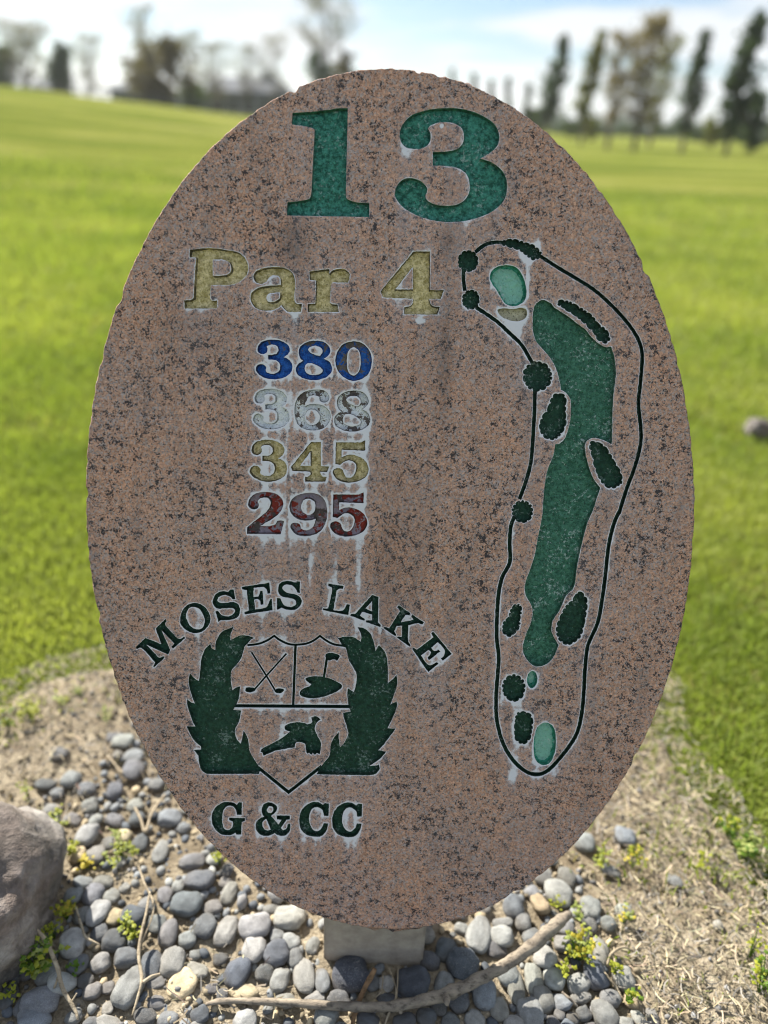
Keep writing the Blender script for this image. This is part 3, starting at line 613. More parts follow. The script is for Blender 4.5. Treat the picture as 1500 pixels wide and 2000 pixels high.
# far low hills
g = NT('far_hills'); M_HILL = g.bsdf(g.ramp(g.noise(0.01, 3), [(0.3, (0.10, 0.135, 0.16)), (0.7, (0.16, 0.19, 0.20))]), 1.0, 0.0)
hv = []; hf = []
n = 90
for i in range(n+1):
    a = -0.9+1.8*i/n; x = 1150*a; z = 9+10*mnoise.noise(Vector((a*3, 1, 0)))+5*mnoise.noise(Vector((a*11, 4, 0)))
    hv += [(x, 1080, -2), (x, 1180, z*0.85), (x, 1300, -2)]
for i in range(n):
    b = i*3; hf += [(b, b+3, b+4, b+1), (b+1, b+4, b+5, b+2)]
tag(mesh_obj('hills', hv, hf, M_HILL, smooth=True), 'low blue hills on the horizon', kind='structure')

# bed of soil around the sign
BP = [(-700, 1700), (-330, 1470), (-80, 1405), (20, 1378), (75, 1340), (130, 1322), (215, 1308), (400, 1290), (760, 1285), (1100, 1300), (1265, 1335), (1262, 1400), (1300, 1480), (1370, 1560), (1425, 1660), (1490, 1760), (1600, 1900), (1800, 2150), (1900, 2700), (-900, 2700)]
BED = np.array([G(*p)[:2] for p in BP])
def bed_sd(P):          # signed distance to the bed's rim, positive inside
    P = np.asarray(P, float); r = np.full(len(P), 1e9)
    for a, b in zip(BED, np.roll(BED, -1, 0)):
        ab = b-a; t = np.clip(((P-a)@ab)/(ab@ab), 0, 1); r = np.minimum(r, np.linalg.norm(P-(a+t[:, None]*ab), axis=1))
    ins = inside_loops(P, [BED]); return np.where(ins, r, -r)
bx = np.arange(-1.5, 1.7, 0.012); by = np.arange(0.02, 1.75, 0.012)
XX, YY = np.meshgrid(bx, by); PPt = np.stack([XX.ravel(), YY.ravel()], 1); sd = bed_sd(PPt)
def soil_h(x, y): return 0.006*(mnoise.noise(Vector((x*7, y*7, 0)))+0.7*mnoise.noise(Vector((x*22, y*22, 3)))+0.5*mnoise.noise(Vector((x*60, y*60, 5))))
zz = np.array([soil_h(x, y) for x, y in PPt])
zz = zz+0.001; zz = np.where(sd < 0.03, np.minimum(zz, -0.002), zz); zz = np.where(sd < -0.01, -0.03, zz)
qi = np.arange(len(PPt)).reshape(XX.shape); bf = np.stack([qi[:-1, :-1], qi[:-1, 1:], qi[1:, 1:], qi[1:, :-1]], -1).reshape(-1, 4)
bf = bf[(sd[bf] > -0.02).any(1)]; u_ = np.unique(bf); rm_ = -np.ones(len(PPt), int); rm_[u_] = np.arange(len(u_))
g = NT('soil')
s1 = g.noise(28, 6, 0.65); s2 = g.noise(260, 4, 0.65); s3 = g.noise(4.5, 3, 0.6)
sc = g.ramp(g.math('ADD', g.math('MULTIPLY', s1, 0.6), g.math('MULTIPLY', s2, 0.4)), [(0.34, (0.12, 0.10, 0.07)), (0.5, (0.30, 0.255, 0.185)), (0.64, (0.47, 0.415, 0.315))])
sc = g.mix(g.ramp(s3, [(0.45, 0.0), (0.65, 0.5)]), sc, (0.15, 0.115, 0.07))
M_SOIL = g.bsdf(sc, 0.95, 0.1, bump=g.math('ADD', s1, s2), bs=0.9, bd=0.005)
tag(mesh_obj('soil_bed', np.column_stack([PPt[u_], zz[u_]]), rm_[bf], M_SOIL, smooth=True), 'bare tan soil around the sign', kind='structure')

# ------------------------------------------------------------------ grass
def fbm(P, s, seed=0): return np.array([mnoise.noise(Vector((p[0]*s, p[1]*s, seed))) for p in P])
def vcol_mat(name, transl=0.3, rough=0.6, tint=(1.08, 1.2, 0.55)):
    g = NT(name); c = g.attr('col', 'Color')
    return g.bsdf(c, rough, 0.25, transl=transl, tcol=g.mix(1.0, c, tint, 'MULTIPLY'))
M_GRASS = vcol_mat('grass_blades', 0.45)
M_STRAW = vcol_mat('straw', 0.12, 0.8, (1, .95, .8))
def blades(P, h, w, lean, colr, name, mat, label, z0=None):
    n = len(P); az = rng.uniform(0, 2*math.pi, n); la_ = rng.uniform(0, 2*math.pi, n)
    dx_, dy_ = np.cos(az)*w/2, np.sin(az)*w/2; lx, ly = np.cos(la_)*lean*h, np.sin(la_)*lean*h
    z = terrain(P[:, 0], P[:, 1]) if z0 is None else z0
    b = np.stack([P[:, 0], P[:, 1], z-0.004], 1)
    v = np.empty((n, 5, 3), np.float32)
    off = np.stack([dx_, dy_, np.zeros(n)], 1); l1 = np.stack([lx*0.35, ly*0.35, h*0.55], 1); l2 = np.stack([lx, ly, h*(1-0.35*lean)], 1)
    v[:, 0] = b-off; v[:, 1] = b+off; v[:, 2] = b+l1+off*0.75; v[:, 3] = b+l1-off*0.75; v[:, 4] = b+l2
    k = np.arange(n)[:, None]*5
    f = np.concatenate([k+[0, 1, 2], k+[0, 2, 3], k+[3, 2, 4]], 1).reshape(-1, 3)
    cv = np.repeat(np.concatenate([colr, np.ones((n, 1))], 1)[:, None], 5, 1).copy(); 
    return tag(mesh_obj(name, v.reshape(-1, 3), f, mat, attrs={'col': cv.reshape(-1, 4)}), label, kind='stuff')
NB = 340000
NN = 170000; r_ = np.concatenate([np.sqrt(rng.uniform(0.36, 2.2**2, NN)), 2.2*(15/2.2)**(rng.uniform(0, 1, NB-NN)**1.1)]); t_ = rng.uniform(-1, 1, NB)*np.where(r_ < 2.2, 1.08, 0.64)
P = np.stack([r_*np.sin(t_)*1.0, r_*np.cos(t_)], 1)
sdv = bed_sd(P); edge_n = fbm(P, 5, 3)*0.14+fbm(P, 13, 5)*0.09+fbm(P, 34, 8)*0.05
keep = ((sdv+edge_n < 0.0) & (rng.uniform(0, 1, NB) < 0.40+ss(-(sdv+edge_n)/0.22)) & (rng.uniform(0, 1, NB) < 1.1-ss((r_-2.5)/12.5))) | ((sdv < 0.50+edge_n) & (rng.uniform(0, 1, NB) < 0.60*np.clip(1-sdv/0.50, 0, 1)**3.0*np.clip(0.45+1.6*fbm(P, 8, 17), 0.03, 1)) & (P[:, 0] > 0.2)) | ((sdv < 0.10) & (rng.uniform(0, 1, NB) < 0.12))
P = P[keep]; sdv = sdv[keep]; rr = np.linalg.norm(P, axis=1)
pn = fbm(P, 1.3, 2)+0.5*fbm(P, 5, 9)
patch = fbm(P*np.array([0.35, 1.1]), 1.0, 5)
base = np.array([0.225, 0.280, 0.060]); yel = np.array([0.345, 0.370, 0.100]); drk = np.array([0.135, 0.190, 0.045]); dry = np.array([0.36, 0.31, 0.14])
w1 = np.clip(0.45+0.9*pn, 0, 1)[:, None]; w2 = np.clip(-0.05-1.6*patch, 0, 1)[:, None]*0.75
C_ = base*(1-w1)+yel*w1; C_ = C_*(1-w2)+drk*w2
side = np.clip((P[:, 0]-0.35)*2.2, 0, 1)*np.clip((0.45+sdv)*2.5, 0, 1)*np.clip(1.1-rr/3.5, 0, 1)
dp = np.clip(0.04+0.22*side+0.35*np.clip(fbm(P, 4, 11)-0.22, 0, 1)*2*(rr < 4), 0, 0.8); isd = rng.uniform(0, 1, len(P)) < dp
C_[isd] = dry*rng.uniform(0.6, 1.15, (isd.sum(), 1)); C_ *= rng.uniform(0.8, 1.22, (len(P), 1))
hh = np.where(isd, 0.018, 0.027)*(0.65+0.35*ss(-(sdv-0.05)/0.20))*rng.uniform(0.55, 1.35, len(P))*(1+0.25*np.clip(fbm(P, 6, 13), 0, 1))*np.clip(rr/4+0.75, 1, 1.7)
ww_ = 0.0026*np.clip(rr/1.6, 1, 8)*rng.uniform(0.8, 1.3, len(P))
blades(P, hh, ww_, rng.uniform(0.2, 0.9, len(P)), C_, 'grass', M_GRASS, 'short yellow-green mown grass blades', z0=np.where(sdv > 0.01, 0.003, terrain(P[:, 0], P[:, 1])))

# dry thatch, straw and bits of root over the soil
NS = 110000
P = np.stack([rng.uniform(-1.0, 1.35, NS), rng.uniform(0.18, 1.6, NS)], 1); sdv = bed_sd(P)
dens = 0.14+1.4*ss((P[:, 0]-0.27)/0.10)+0.45*np.clip(fbm(P, 5, 21), 0, 1)+0.6*ss((P[:, 1]-0.75)/0.25)-0.25*(P[:, 1] < 0.7)
keep = (sdv > -0.06) & (rng.uniform(0, 1, NS) < np.clip(dens, 0, 1)*0.85); P = P[keep]; n = len(P)
L_ = rng.uniform(0.005, 0.020, n); az = rng.uniform(0, 2*math.pi, n); wv = rng.uniform(0.0003, 0.0008, n); cur = rng.normal(0, 0.35, n)
zb = np.array([soil_h(x, y) for x, y in P])+rng.uniform(0.002, 0.013, n); til = rng.normal(0, 0.25, n)
v = np.empty((n, 8, 3), np.float32)
for k in range(4):
    t = k/3-0.5; a2 = az+cur*t; px_ = P[:, 0]+np.cos(a2)*L_*t; py_ = P[:, 1]+np.sin(a2)*L_*t; pz_ = zb+til*L_*t+0.003*np.abs(rng.normal(0, 0.3, n))
    v[:, 2*k] = np.stack([px_-np.sin(a2)*wv, py_+np.cos(a2)*wv, pz_], 1); v[:, 2*k+1] = np.stack([px_+np.sin(a2)*wv, py_-np.cos(a2)*wv, pz_+0.0006], 1)
k = np.arange(n)[:, None]*8
f = np.concatenate([k+[0, 1, 3, 2], k+[2, 3, 5, 4], k+[4, 5, 7, 6]], 1).reshape(-1, 4)
cb = np.array([0.42, 0.36, 0.25])*rng.uniform(0.35, 1.35, (n, 1))*np.array([1, 1, 1])+rng.normal(0, 0.012, (n, 3)); gr = rng.uniform(0, 1, n) < 0.25; cb[gr] = np.array([0.30, 0.28, 0.25])*rng.uniform(0.5, 1.2, (gr.sum(), 1))
cb = np.clip(cb, 0.02, 0.7)
tag(mesh_obj('dry_thatch', v.reshape(-1, 3), f, M_STRAW, attrs={'col': np.repeat(np.concatenate([cb, np.ones((n, 1))], 1)[:, None], 8, 1).reshape(-1, 4)}), 'scattered dry straw and thatch over the soil', kind='stuff')

# grit
def ico(sub):
    import bmesh
    bm = bmesh.new(); bmesh.ops.create_icosphere(bm, subdivisions=sub, radius=1); v = np.array([q.co[:] for q in bm.verts]); f = np.array([[q.index for q in p.verts] for p in bm.faces]); bm.free(); return v, f
iv, if_ = ico(1)
NG = 26000
P = np.stack([rng.uniform(-0.95, 1.1, NG), rng.uniform(0.18, 1.5, NG)], 1); keep = bed_sd(P) > 0.0
pr_ = np.clip(0.35+0.6*fbm(P, 7, 31)+0.5*(P[:, 0] < 0.3), 0.05, 1); keep &= rng.uniform(0, 1, NG) < pr_; P = P[keep]; n = len(P)
rd = rng.lognormal(math.log(0.0021), 0.42, n); sc3 = rng.uniform(0.6, 1.3, (n, 1, 3)); zb = np.array([soil_h(x, y) for x, y in P])+rd*0.5+0.001
v = iv[None]*sc3*rd[:, None, None]*rng.uniform(0.85, 1.15, (n, len(iv), 1))+np.stack([P[:, 0], P[:, 1], zb], 1)[:, None]
f = (if_[None]+(np.arange(n)*len(iv))[:, None, None]).reshape(-1, 3)
cb = np.array([0.30, 0.255, 0.18])*rng.uniform(0.4, 1.5, (n, 1)); gr = rng.uniform(0, 1, n) < 0.35; cb[gr] = np.array([0.2, 0.2, 0.2])*rng.uniform(0.4, 1.6, (gr.sum(), 1))
g = NT('grit'); M_GRIT = g.bsdf(g.attr('col', 'Color'), 0.9, 0.2)
tag(mesh_obj('grit', v.reshape(-1, 3), f, M_GRIT, smooth=True, attrs={'col': np.repeat(np.concatenate([cb, np.ones((n, 1))], 1)[:, None], len(iv), 1).reshape(-1, 4)}), 'fine grit scattered over the soil', kind='stuff')

# ------------------------------------------------------------------ river stones
def stone_mat():
    g = NT('river_stone'); oi = g.n('ShaderNodeObjectInfo'); rv_ = oi.outputs['Random']
    cmb_ = g.n('ShaderNodeCombineXYZ'); 
    for i_ in range(3): g.l(g.math('MULTIPLY', rv_, 37.0+i_*11), cmb_.inputs[i_])
    ad = g.n('ShaderNodeVectorMath', operation='ADD'); g.l(g.co, ad.inputs[0]); g.l(cmb_.outputs[0], ad.inputs[1]); vec = ad.outputs[0]
    a = g.noise(1.3, 5, 0.6, vec=vec); b = g.noise(22, 4, 0.7, vec=vec); d = g.noise(2.4, 2, 0.5, vec=vec, dist=2.2)
    c = oi.outputs['Color']
    c = g.mix(0.85, c, g.mix(1.0, c, g.ramp(a, [(0.3, 0.62), (0.7, 1.42)]), 'MULTIPLY'))
    c = g.mix(0.6, c, g.mix(1.0, c, g.ramp(b, [(0.32, 0.35), (0.68, 1.65)]), 'MULTIPLY'))
    vein = g.math('MULTIPLY', g.ramp(d, [(0.485, 0.0), (0.50, 1.0), (0.515, 0.0)]), g.math('GREATER_THAN', rv_, 0.55))
    c = g.mix(g.math('MULTIPLY', vein, 0.55), c, (0.46, 0.46, 0.44))
    geo = g.n('ShaderNodeNewGeometry'); sp = g.n('ShaderNodeSeparateXYZ'); g.l(geo.outputs['Position'], sp.inputs[0])
    c = g.mix(g.ramp(sp.outputs[2], [(0.004, 0.45), (0.014, 0.0)]), c, (0.16, 0.125, 0.08))       # soil clinging near the ground
    return g.bsdf(c, g.ramp(b, [(0.3, 0.62), (0.7, 0.85)]), 0.35, bump=g.math('ADD', a, g.math('MULTIPLY', b, 0.35)), bs=0.35, bd=0.06)
M_STONE = stone_mat()
s3v, s3f = ico(3)
STM = []
for k in range(9):
    rs = random.Random(100+k); v = s3v.copy()
    o = Vector((rs.uniform(0, 50), rs.uniform(0, 50), rs.uniform(0, 50)))
    ex_ = rs.uniform(1.9, 2.6)
    nv = []
    for p in v:
        q = np.sign(p)*np.abs(p)**(2/ex_); q = q/ (np.sum(np.abs(q)**2.3)**(1/2.3)); 
        s = 1+0.24*mnoise.noise(Vector(p)*1.0+o)+0.13*mnoise.noise(Vector(p)*2.3+o)+0.03*mnoise.noise(Vector(p)*7+o)
        nv.append(q*s*(1+0.10*p[0]*rs.choice([1, 1])*math.sin(k)))
    me = bpy.data.meshes.new('river_stone'); fast_mesh(me, np.array(nv, dtype=np.float32), s3f); me.materials.append(M_STONE); me.polygons.foreach_set('use_smooth', np.ones(len(s3f), bool)); STM.append(me)
KC = {'b': ((0.168, 0.182, 0.194), 'blue-grey'), 'd': ((0.082, 0.094, 0.110), 'dark slate'), 'g': ((0.205, 0.212, 0.208), 'mid-grey'), 'p': ((0.285, 0.295, 0.285), 'pale grey'), 't': ((0.40, 0.33, 0.215), 'tan')}
T1 = """310,580,90,60,b 640,520,110,70,p 600,495,90,50,b 690,590,100,70,b 690,665,110,90,b 370,715,95,80,b 240,735,110,60,d 290,780,70,50,b 600,770,80,90,d 455,765,90,70,b 460,855,80,75,g 265,865,80,60,b 370,920,90,60,g 590,920,100,55,b 880,915,120,80,b 815,740,80,70,b 445,1005,100,115,p 560,1040,80,60,b 720,1045,90,80,d 835,1085,80,110,g 395,1105,90,70,t 490,1105,100,90,g 995,1140,130,70,b 440,1245,110,60,b 530,1245,100,70,g 380,1320,90,90,b 480,1310,100,100,b 575,1315,80,70,g 640,1270,60,40,p 1040,1240,150,110,d 1190,1300,70,110,p 1185,1250,90,50,g 975,1370,150,130,b 1100,1375,100,70,g 855,1310,80,80,b 755,1355,80,70,b 510,1410,110,130,p 420,1415,90,90,g 600,1425,80,90,t 695,1430,140,110,d 815,1460,100,80,b 870,1515,100,120,g 1060,1475,120,110,d 1175,1500,100,150,g 275,1485,80,75,p 375,1575,130,130,p 590,1550,120,110,d 510,1510,90,80,d 970,1545,90,80,g 515,1665,100,90,g 660,1640,120,90,b 405,1670,100,100,b 890,1665,130,130,g 785,1680,110,130,d 1025,1705,130,70,p 1230,1720,130,140,d 665,1800,140,190,g 480,1815,90,85,g 560,1790,60,70,b 800,1770,100,60,b 440,1760,90,70,d 200,1870,190,130,b 180,1960,180,120,b 35,1830,90,140,d 115,1880,80,110,d 810,1870,90,70,b 570,1985,140,80,p 870,1955,100,80,b 760,1945,120,80,d 1275,1820,150,90,t 1270,1970,120,100,p 1105,1800,70,60,d 560,1895,60,80,p 925,1260,60,70,g 1110,1120,80,60,p 170,1600,90,90,b 60,1740,80,70,d 700,1725,90,60,d 940,1820,80,60,d 1010,1620,60,50,b 1150,1640,80,60,d"""
T2 = """435,275,120,80,p 300,310,120,90,p 95,315,85,90,d 355,240,60,40,b 385,345,60,50,b 440,365,70,60,p 295,400,90,90,p 375,415,100,90,d 450,430,60,70,b 390,515,70,90,g 485,500,80,120,p 560,520,60,90,b 665,500,140,120,d 410,595,90,50,g 525,590,80,50,p 920,530,130,110,d 1045,400,90,80,d 1115,460,120,110,d 1170,340,95,130,p 1105,315,60,40,p 1265,345,90,80,p 1345,290,60,60,g 1270,290,80,40,g 1240,395,80,60,d 1190,570,90,110,b 1250,630,70,80,p 1280,490,90,90,g 1318,540,65,130,g 1385,510,70,120,p 1435,430,90,80,p 1470,510,80,80,p 1430,590,80,90,g 1378,645,95,110,p 1155,670,80,60,p 1090,600,80,70,d 1015,620,70,60,d 1305,230,80,80,b 885,680,90,60,d 970,660,80,60,d 740,670,90,60,d 820,600,80,60,d 985,440,80,60,d 620,590,90,60,d 1310,690,80,60,p 1060,680,70,60,d 1380,350,80,60,b 520,380,50,60,g 330,490,70,60,d"""
T3 = """385,1065,150,110,p 520,790,110,90,g 745,760,105,95,b 430,1245,90,70,b 555,1225,80,80,b 660,1220,80,70,b 525,1285,80,60,d 430,1330,120,80,p 325,1405,130,100,p 620,1370,90,130,p 665,935,100,55,b 1010,990,80,55,b 735,1150,90,60,p 350,1515,110,100,p 490,1540,120,100,g 580,1500,120,130,d 730,1515,110,110,p 505,1610,110,60,b 660,1620,110,90,b 635,1710,130,130,g 745,1755,90,70,p 815,1720,70,70,p 895,1720,55,100,b 410,1640,110,80,b 320,1630,90,100,g 235,1700,130,110,b 400,1700,60,60,b 160,1750,90,60,b 520,1700,80,70,d 300,970,110,90,g 240,1050,80,60,b 470,1720,70,60,d 560,1770,80,50,d 1240,1225,40,40,p"""
ST = []     # px, py, w, h, colour code
for T_, (o1, o2, s_c) in ((T1, (0, 1250, 2.666)), (T2, (350, 1650, 2.0)), (T3, (950, 1350, 2.7272))):
    for w in T_.split():
        a = w.split(','); x, y, w_, h_ = [float(q)/s_c for q in a[:4]]; x += o1; y += o2
        if any(math.hypot(x-q[0], y-q[1]) < 0.40*min(w_+q[2], h_+q[3])*0.75 for q in ST): continue
        ST.append((x, y, w_, h_, a[4]))
stones = []
def put_stone(x, y, wx, wy, code, rot=None, hz=None, sink=0.35, label=None):
    rs = random
    c = KC[code][0]; j = rs.uniform(0.78, 1.25)
    sz = hz if hz else 0.60*min(wx, wy)*rs.uniform(0.85, 1.15)
    o = bpy.data.objects.new('river_stone', rs.choice(STM)); COL.objects.link(o)
    rz = rot if rot is not None else rs.uniform(-0.35, 0.35)+rs.choice([0, math.pi])
    o.location = (x, y, sz*(1-sink)+0.001); o.rotation_euler = (rs.uniform(-.18, .18), rs.uniform(-.18, .18), rz); o.scale = (wx, wy, sz)
    o.color = (c[0]*j*rs.uniform(.95, 1.05), c[1]*j, c[2]*j*rs.uniform(.93, 1.06), 1)
    stones.append([o, code, x, y, max(wx, wy), label]); return o
random.seed(21)
for px, py, w_, h_, code in ST:
    p = G(px, py, 0.012); dep = (p-CAM).dot(FWD); k = dep/FPX
    wx = w_*k/2*0.98; vang = math.atan2(H, p.y); wy = h_*k/2/math.sin(vang)*0.92
    put_stone(p.x, p.y, max(wx, .006)*1.07, max(wy, .006)*1.07, code)
# the light tan disc of a stone
p = G(352, 1917, 0.012); k = (p-CAM).dot(FWD)/FPX
q = put_stone(p.x, p.y, 29*k, 29*k, 't', rot=0.3, hz=12*k, label='light tan disc-like river stone, the brightest brown one in front of the sign'); q.color = (0.62, 0.52, 0.34, 1)
# smaller ones packed between them
ZL = [G(*p)[:2] for p in [(-120, 2150), (-120, 1880), (130, 1860), (135, 1640), (170, 1520), (250, 1440), (330, 1430), (640, 1560), (1040, 1640), (1130, 1700), (1190, 1830), (1240, 1940), (1330, 2150)]]
ZL = np.array(ZL)
cand = np.stack([rng.uniform(ZL[:, 0].min(), ZL[:, 0].max(), 6000), rng.uniform(ZL[:, 1].min(), ZL[:, 1].max(), 6000)], 1)
cand = cand[inside_loops(cand, [ZL])]
bp0, bp1 = post_c.x-0.062, post_c.x+0.062
nadd = 0
for x, y in cand:
    if len(stones) >= 292: break
    if bp0 < x < bp1 and POST_Y-0.01 < y < POST_Y+0.1: continue
    r = random.uniform(0.007, 0.0135)
    up = ss((y-0.62)/0.3)
    if random.random() < 0.75*up: continue
    if all(math.hypot(x-s[2], y-s[3]) > 0.80*(r+s[4]) for s in stones):
        put_stone(x, y, r*random.uniform(0.9, 1.3), r, random.choices('bdgpt', [4, 5, 3, 1.5, 1.5])[0], rot=random.uniform(0, 6.28), sink=0.2)
sx_, sy_, sr_ = np.array([s[2] for s in stones]), np.array([s[3] for s in stones]), np.array([s[4] for s in stones])
iv2, if2 = ico(2); PV, PF, PC = [], [], []; small = []
for x, y in np.stack([rng.uniform(ZL[:, 0].min(), ZL[:, 0].max(), 5000), rng.uniform(ZL[:, 1].min(), ZL[:, 1].max(), 5000)], 1):
    if len(small) > 420: break
    r = random.uniform(0.003, 0.0065)
    if not inside_loops(np.array([[x, y]]), [ZL])[0] or (bp0 < x < bp1 and POST_Y-0.005 < y < POST_Y+0.1): continue
    if (np.hypot(sx_-x, sy_-y) < 0.72*(r+sr_)).any() or any(math.hypot(x-a, y-b) < r+c for a, b, c in small): continue
    small.append((x, y, r)); c = np.array(KC[random.choices('bdgpt', [4, 5, 3, 1, 3])[0]][0])*random.uniform(.7, 1.3); o_ = random.uniform(0, 99); a = random.uniform(0, 3)
    q = iv2*np.array([r*random.uniform(1, 1.5), r, r*.7])*np.array([[1+0.25*mnoise.noise(Vector(v_)*1.3+Vector((o_, 0, 0)))] for v_ in iv2])
    q = np.stack([q[:, 0]*math.cos(a)-q[:, 1]*math.sin(a)+x, q[:, 0]*math.sin(a)+q[:, 1]*math.cos(a)+y, q[:, 2]+r*.45+0.001], 1)
    PF.append(if2+len(PV)*len(iv2)); PV.append(q); PC.append(np.tile(np.append(c, 1), (len(iv2), 1)))
g = NT('pebble_fill'); ca = g.attr('col', 'Color'); nz_ = g.noise(300, 4, 0.6)
M_PEB = g.bsdf(g.mix(0.7, ca, g.mix(1.0, ca, g.ramp(nz_, [(0.3, 0.6), (0.7, 1.4)]), 'MULTIPLY')), 0.75, 0.3)
tag(mesh_obj('small_pebbles', np.vstack(PV), np.vstack(PF), M_PEB, smooth=True, attrs={'col': np.vstack(PC)}), 'tiny pebbles filling the gaps between the river stones', kind='stuff')
print('STONES', len(stones), len(small))
# labels: colour, size and the nearest landmark, ranked by distance from it
LM = [('the foot of the post', 730, 1886), ('the grey boulder', 130, 1740), ('the right tip of the branch', 1110, 1785), ('the thin left branch end', 410, 1960), ('the branch knot', 875, 1940),
      ('the bushy yellow-green weed', 1125, 1870), ('the leafy green weed', 80, 1900), ('the left slab edge', 300, 1500), ('the bottom left slab edge', 520, 1740), ('the bottom right slab edge', 1100, 1660),
      ('the light tan disc-like stone', 352, 1917), ('the forked dead twig', 120, 1950), ('the curved twig top', 290, 1740), ('the patch of dry thatch', 1260, 1830), ('the left lawn edge', 120, 1335)]
LP = [(n_, G(a, b)) for n_, a, b in LM]
buck = {}
for s in stones:
    o, code, x, y, r, lab = s
    o['category'] = 'stone'; o['group'] = 'river stones in the bed around the sign'
    if lab: o['label'] = lab; continue
    d_, name_ = min((math.hypot(x-p.x, y-p.y), n_) for n_, p in LP)
    ratio = max(o.scale[0], o.scale[1])/min(o.scale[0], o.scale[1])
    shp = 'long' if ratio > 1.45 else ('rounded' if ratio < 1.15 else 'oval')
    siz = 'large' if r > 0.019 else ('small' if r < 0.012 else 'medium')
    buck.setdefault((siz, KC[code][1], shp, name_), []).append((d_, o))
OR = ['nearest', 'second nearest', 'third nearest', 'fourth nearest', 'fifth nearest', 'sixth nearest', 'seventh nearest', 'eighth nearest', 'ninth nearest', 'tenth nearest', 'eleventh nearest', 'twelfth nearest']
for (siz, cn_, shp, nm), L in buck.items():
    L.sort(key=lambda t: t[0])
    for i, (d_, o) in enumerate(L):
        o['label'] = f'{siz} {cn_} {shp} stone ' + (f'{OR[min(i, 11)]} to' if len(L) > 1 else 'by') + f' {nm}'

# boulder at the left
def boulder(name, px, py, rpx, sq, label, cat, seed, z=0.5, col=None):
    p = G(px, py, 0.0); k = (p-CAM).dot(FWD)/FPX; r = rpx*k
    v, f = ico(5); o = Vector((seed, seed*2, 5)); nv = []
    for q in v:
        s = 1+0.20*mnoise.noise(Vector(q)*1.0+o)+0.13*mnoise.noise(Vector(q)*2.2+o)+0.045*mnoise.noise(Vector(q)*6+o)+0.008*mnoise.noise(Vector(q)*18+o)
        nv.append(q*s*np.array([r, r*sq[0], r*sq[1]]))
    nv = [p*(1+0.05*abs(mnoise.noise(Vector(q)*3.1+o))-0.05*max(0, 0.12-abs(mnoise.noise(Vector(q)*1.7+o*2)))*6) for p, q in zip(nv, v)]
    ob = mesh_obj(name, np.array(nv), f, M_BOULDER, smooth=True); ob.location = (p.x, p.y, r*sq[1]*z); return tag(ob, label, cat)
g = NT('boulder'); b1 = g.noise(9, 6, 0.65, dist=1.0); b2 = g.noise(70, 5, 0.7); b3 = g.noise(5, 3, 0.6, vec=g.mapv((1, 1, 2.5), rot=(0.4, 0.5, 0)))
bc = g.ramp(b1, [(0.32, (0.05, 0.046, 0.043)), (0.44, (0.12, 0.11, 0.10)), (0.54, (0.23, 0.21, 0.193)), (0.66, (0.36, 0.345, 0.32))])
bc = g.mix(g.ramp(b3, [(0.45, 0.0), (0.62, 0.65)]), bc, (0.14, 0.10, 0.080)); bc = g.mix(0.5, bc, g.mix(1.0, bc, g.ramp(b2, [(0.32, 0.3), (0.68, 1.7)]), 'MULTIPLY'))
M_BOULDER = g.bsdf(bc, 0.8, 0.3, bump=g.math('ADD', b1, g.math('MULTIPLY', b2, 0.5)), bs=0.8, bd=0.010)
boulder('boulder', -42, 1795, 174, (0.95, 0.86), 'big rounded brown and grey boulder cut off by the left picture edge', 'boulder', 3.3, 0.42)
boulder('field_stone', 1478, 850, 25, (0.95, 0.95), 'lone grey stone lying on the lawn at the far right', 'stone', 8.1, 0.5)

# ------------------------------------------------------------------ sticks and twigs
def tube(path, rads, seg=9, nz=0.0):
    vs, fs = [], []; n = len(path)
    for i, (p, r) in enumerate(zip(path, rads)):
        a = path[max(0, i-1)]; b = path[min(n-1, i+1)]; d = (Vector(b)-Vector(a)).normalized()
        u = d.cross(Vector((0, 0, 1)));  u = u.normalized() if u.length > 1e-3 else Vector((1, 0, 0)); w = u.cross(d)
        for k in range(seg):
            t = 2*math.pi*k/seg; rr_ = r*(1+nz*mnoise.noise(Vector((p[0]*90+k, p[1]*90, p[2]*90))))
            vs.append(tuple(Vector(p)+(u*math.cos(t)+w*math.sin(t))*rr_))
    for i in range(n-1):
        for k in range(seg):
            a = i*seg+k; b = i*seg+(k+1) % seg; fs.append((a, b, b+seg, a+seg))
    fs.append(tuple(reversed(range(seg)))); fs.append(tuple((n-1)*seg+k for k in range(seg)))
    return vs, fs
def merge(parts):
    V_, F_ = [], []
    for v, f in parts:
        b = len(V_); V_ += list(v); F_ += [tuple(i+b for i in q) for q in f]
    return V_, F_
def bark(name, c1, c2):
    g = NT(name); a = g.noise(80, 6, 0.7, vec=g.mapv((0.5, 1, 1))); b = g.noise(15, 3, 0.6)
    c = g.ramp(g.math('ADD', g.math('MULTIPLY', a, 0.7), g.math('MULTIPLY', b, 0.3)), [(0.35, c1), (0.62, c2)]); c = g.mix(g.ramp(g.noise(160, 5, 0.7, vec=g.mapv((0.5, 1, 1))), [(0.36, 0.55), (0.47, 0.0)]), c, tuple(x*0.35 for x in c1)); return g.bsdf(c, 0.85, 0.2, bump=a, bs=0.9, bd=0.003)
M_BARK = bark('weathered_bark', (0.10, 0.085, 0.072), (0.34, 0.29, 0.225)); M_TWIG = bark('pale_twig', (0.20, 0.16, 0.11), (0.46, 0.39, 0.28)); M_BROWN = bark('brown_twig', (0.14, 0.085, 0.045), (0.32, 0.20, 0.11))
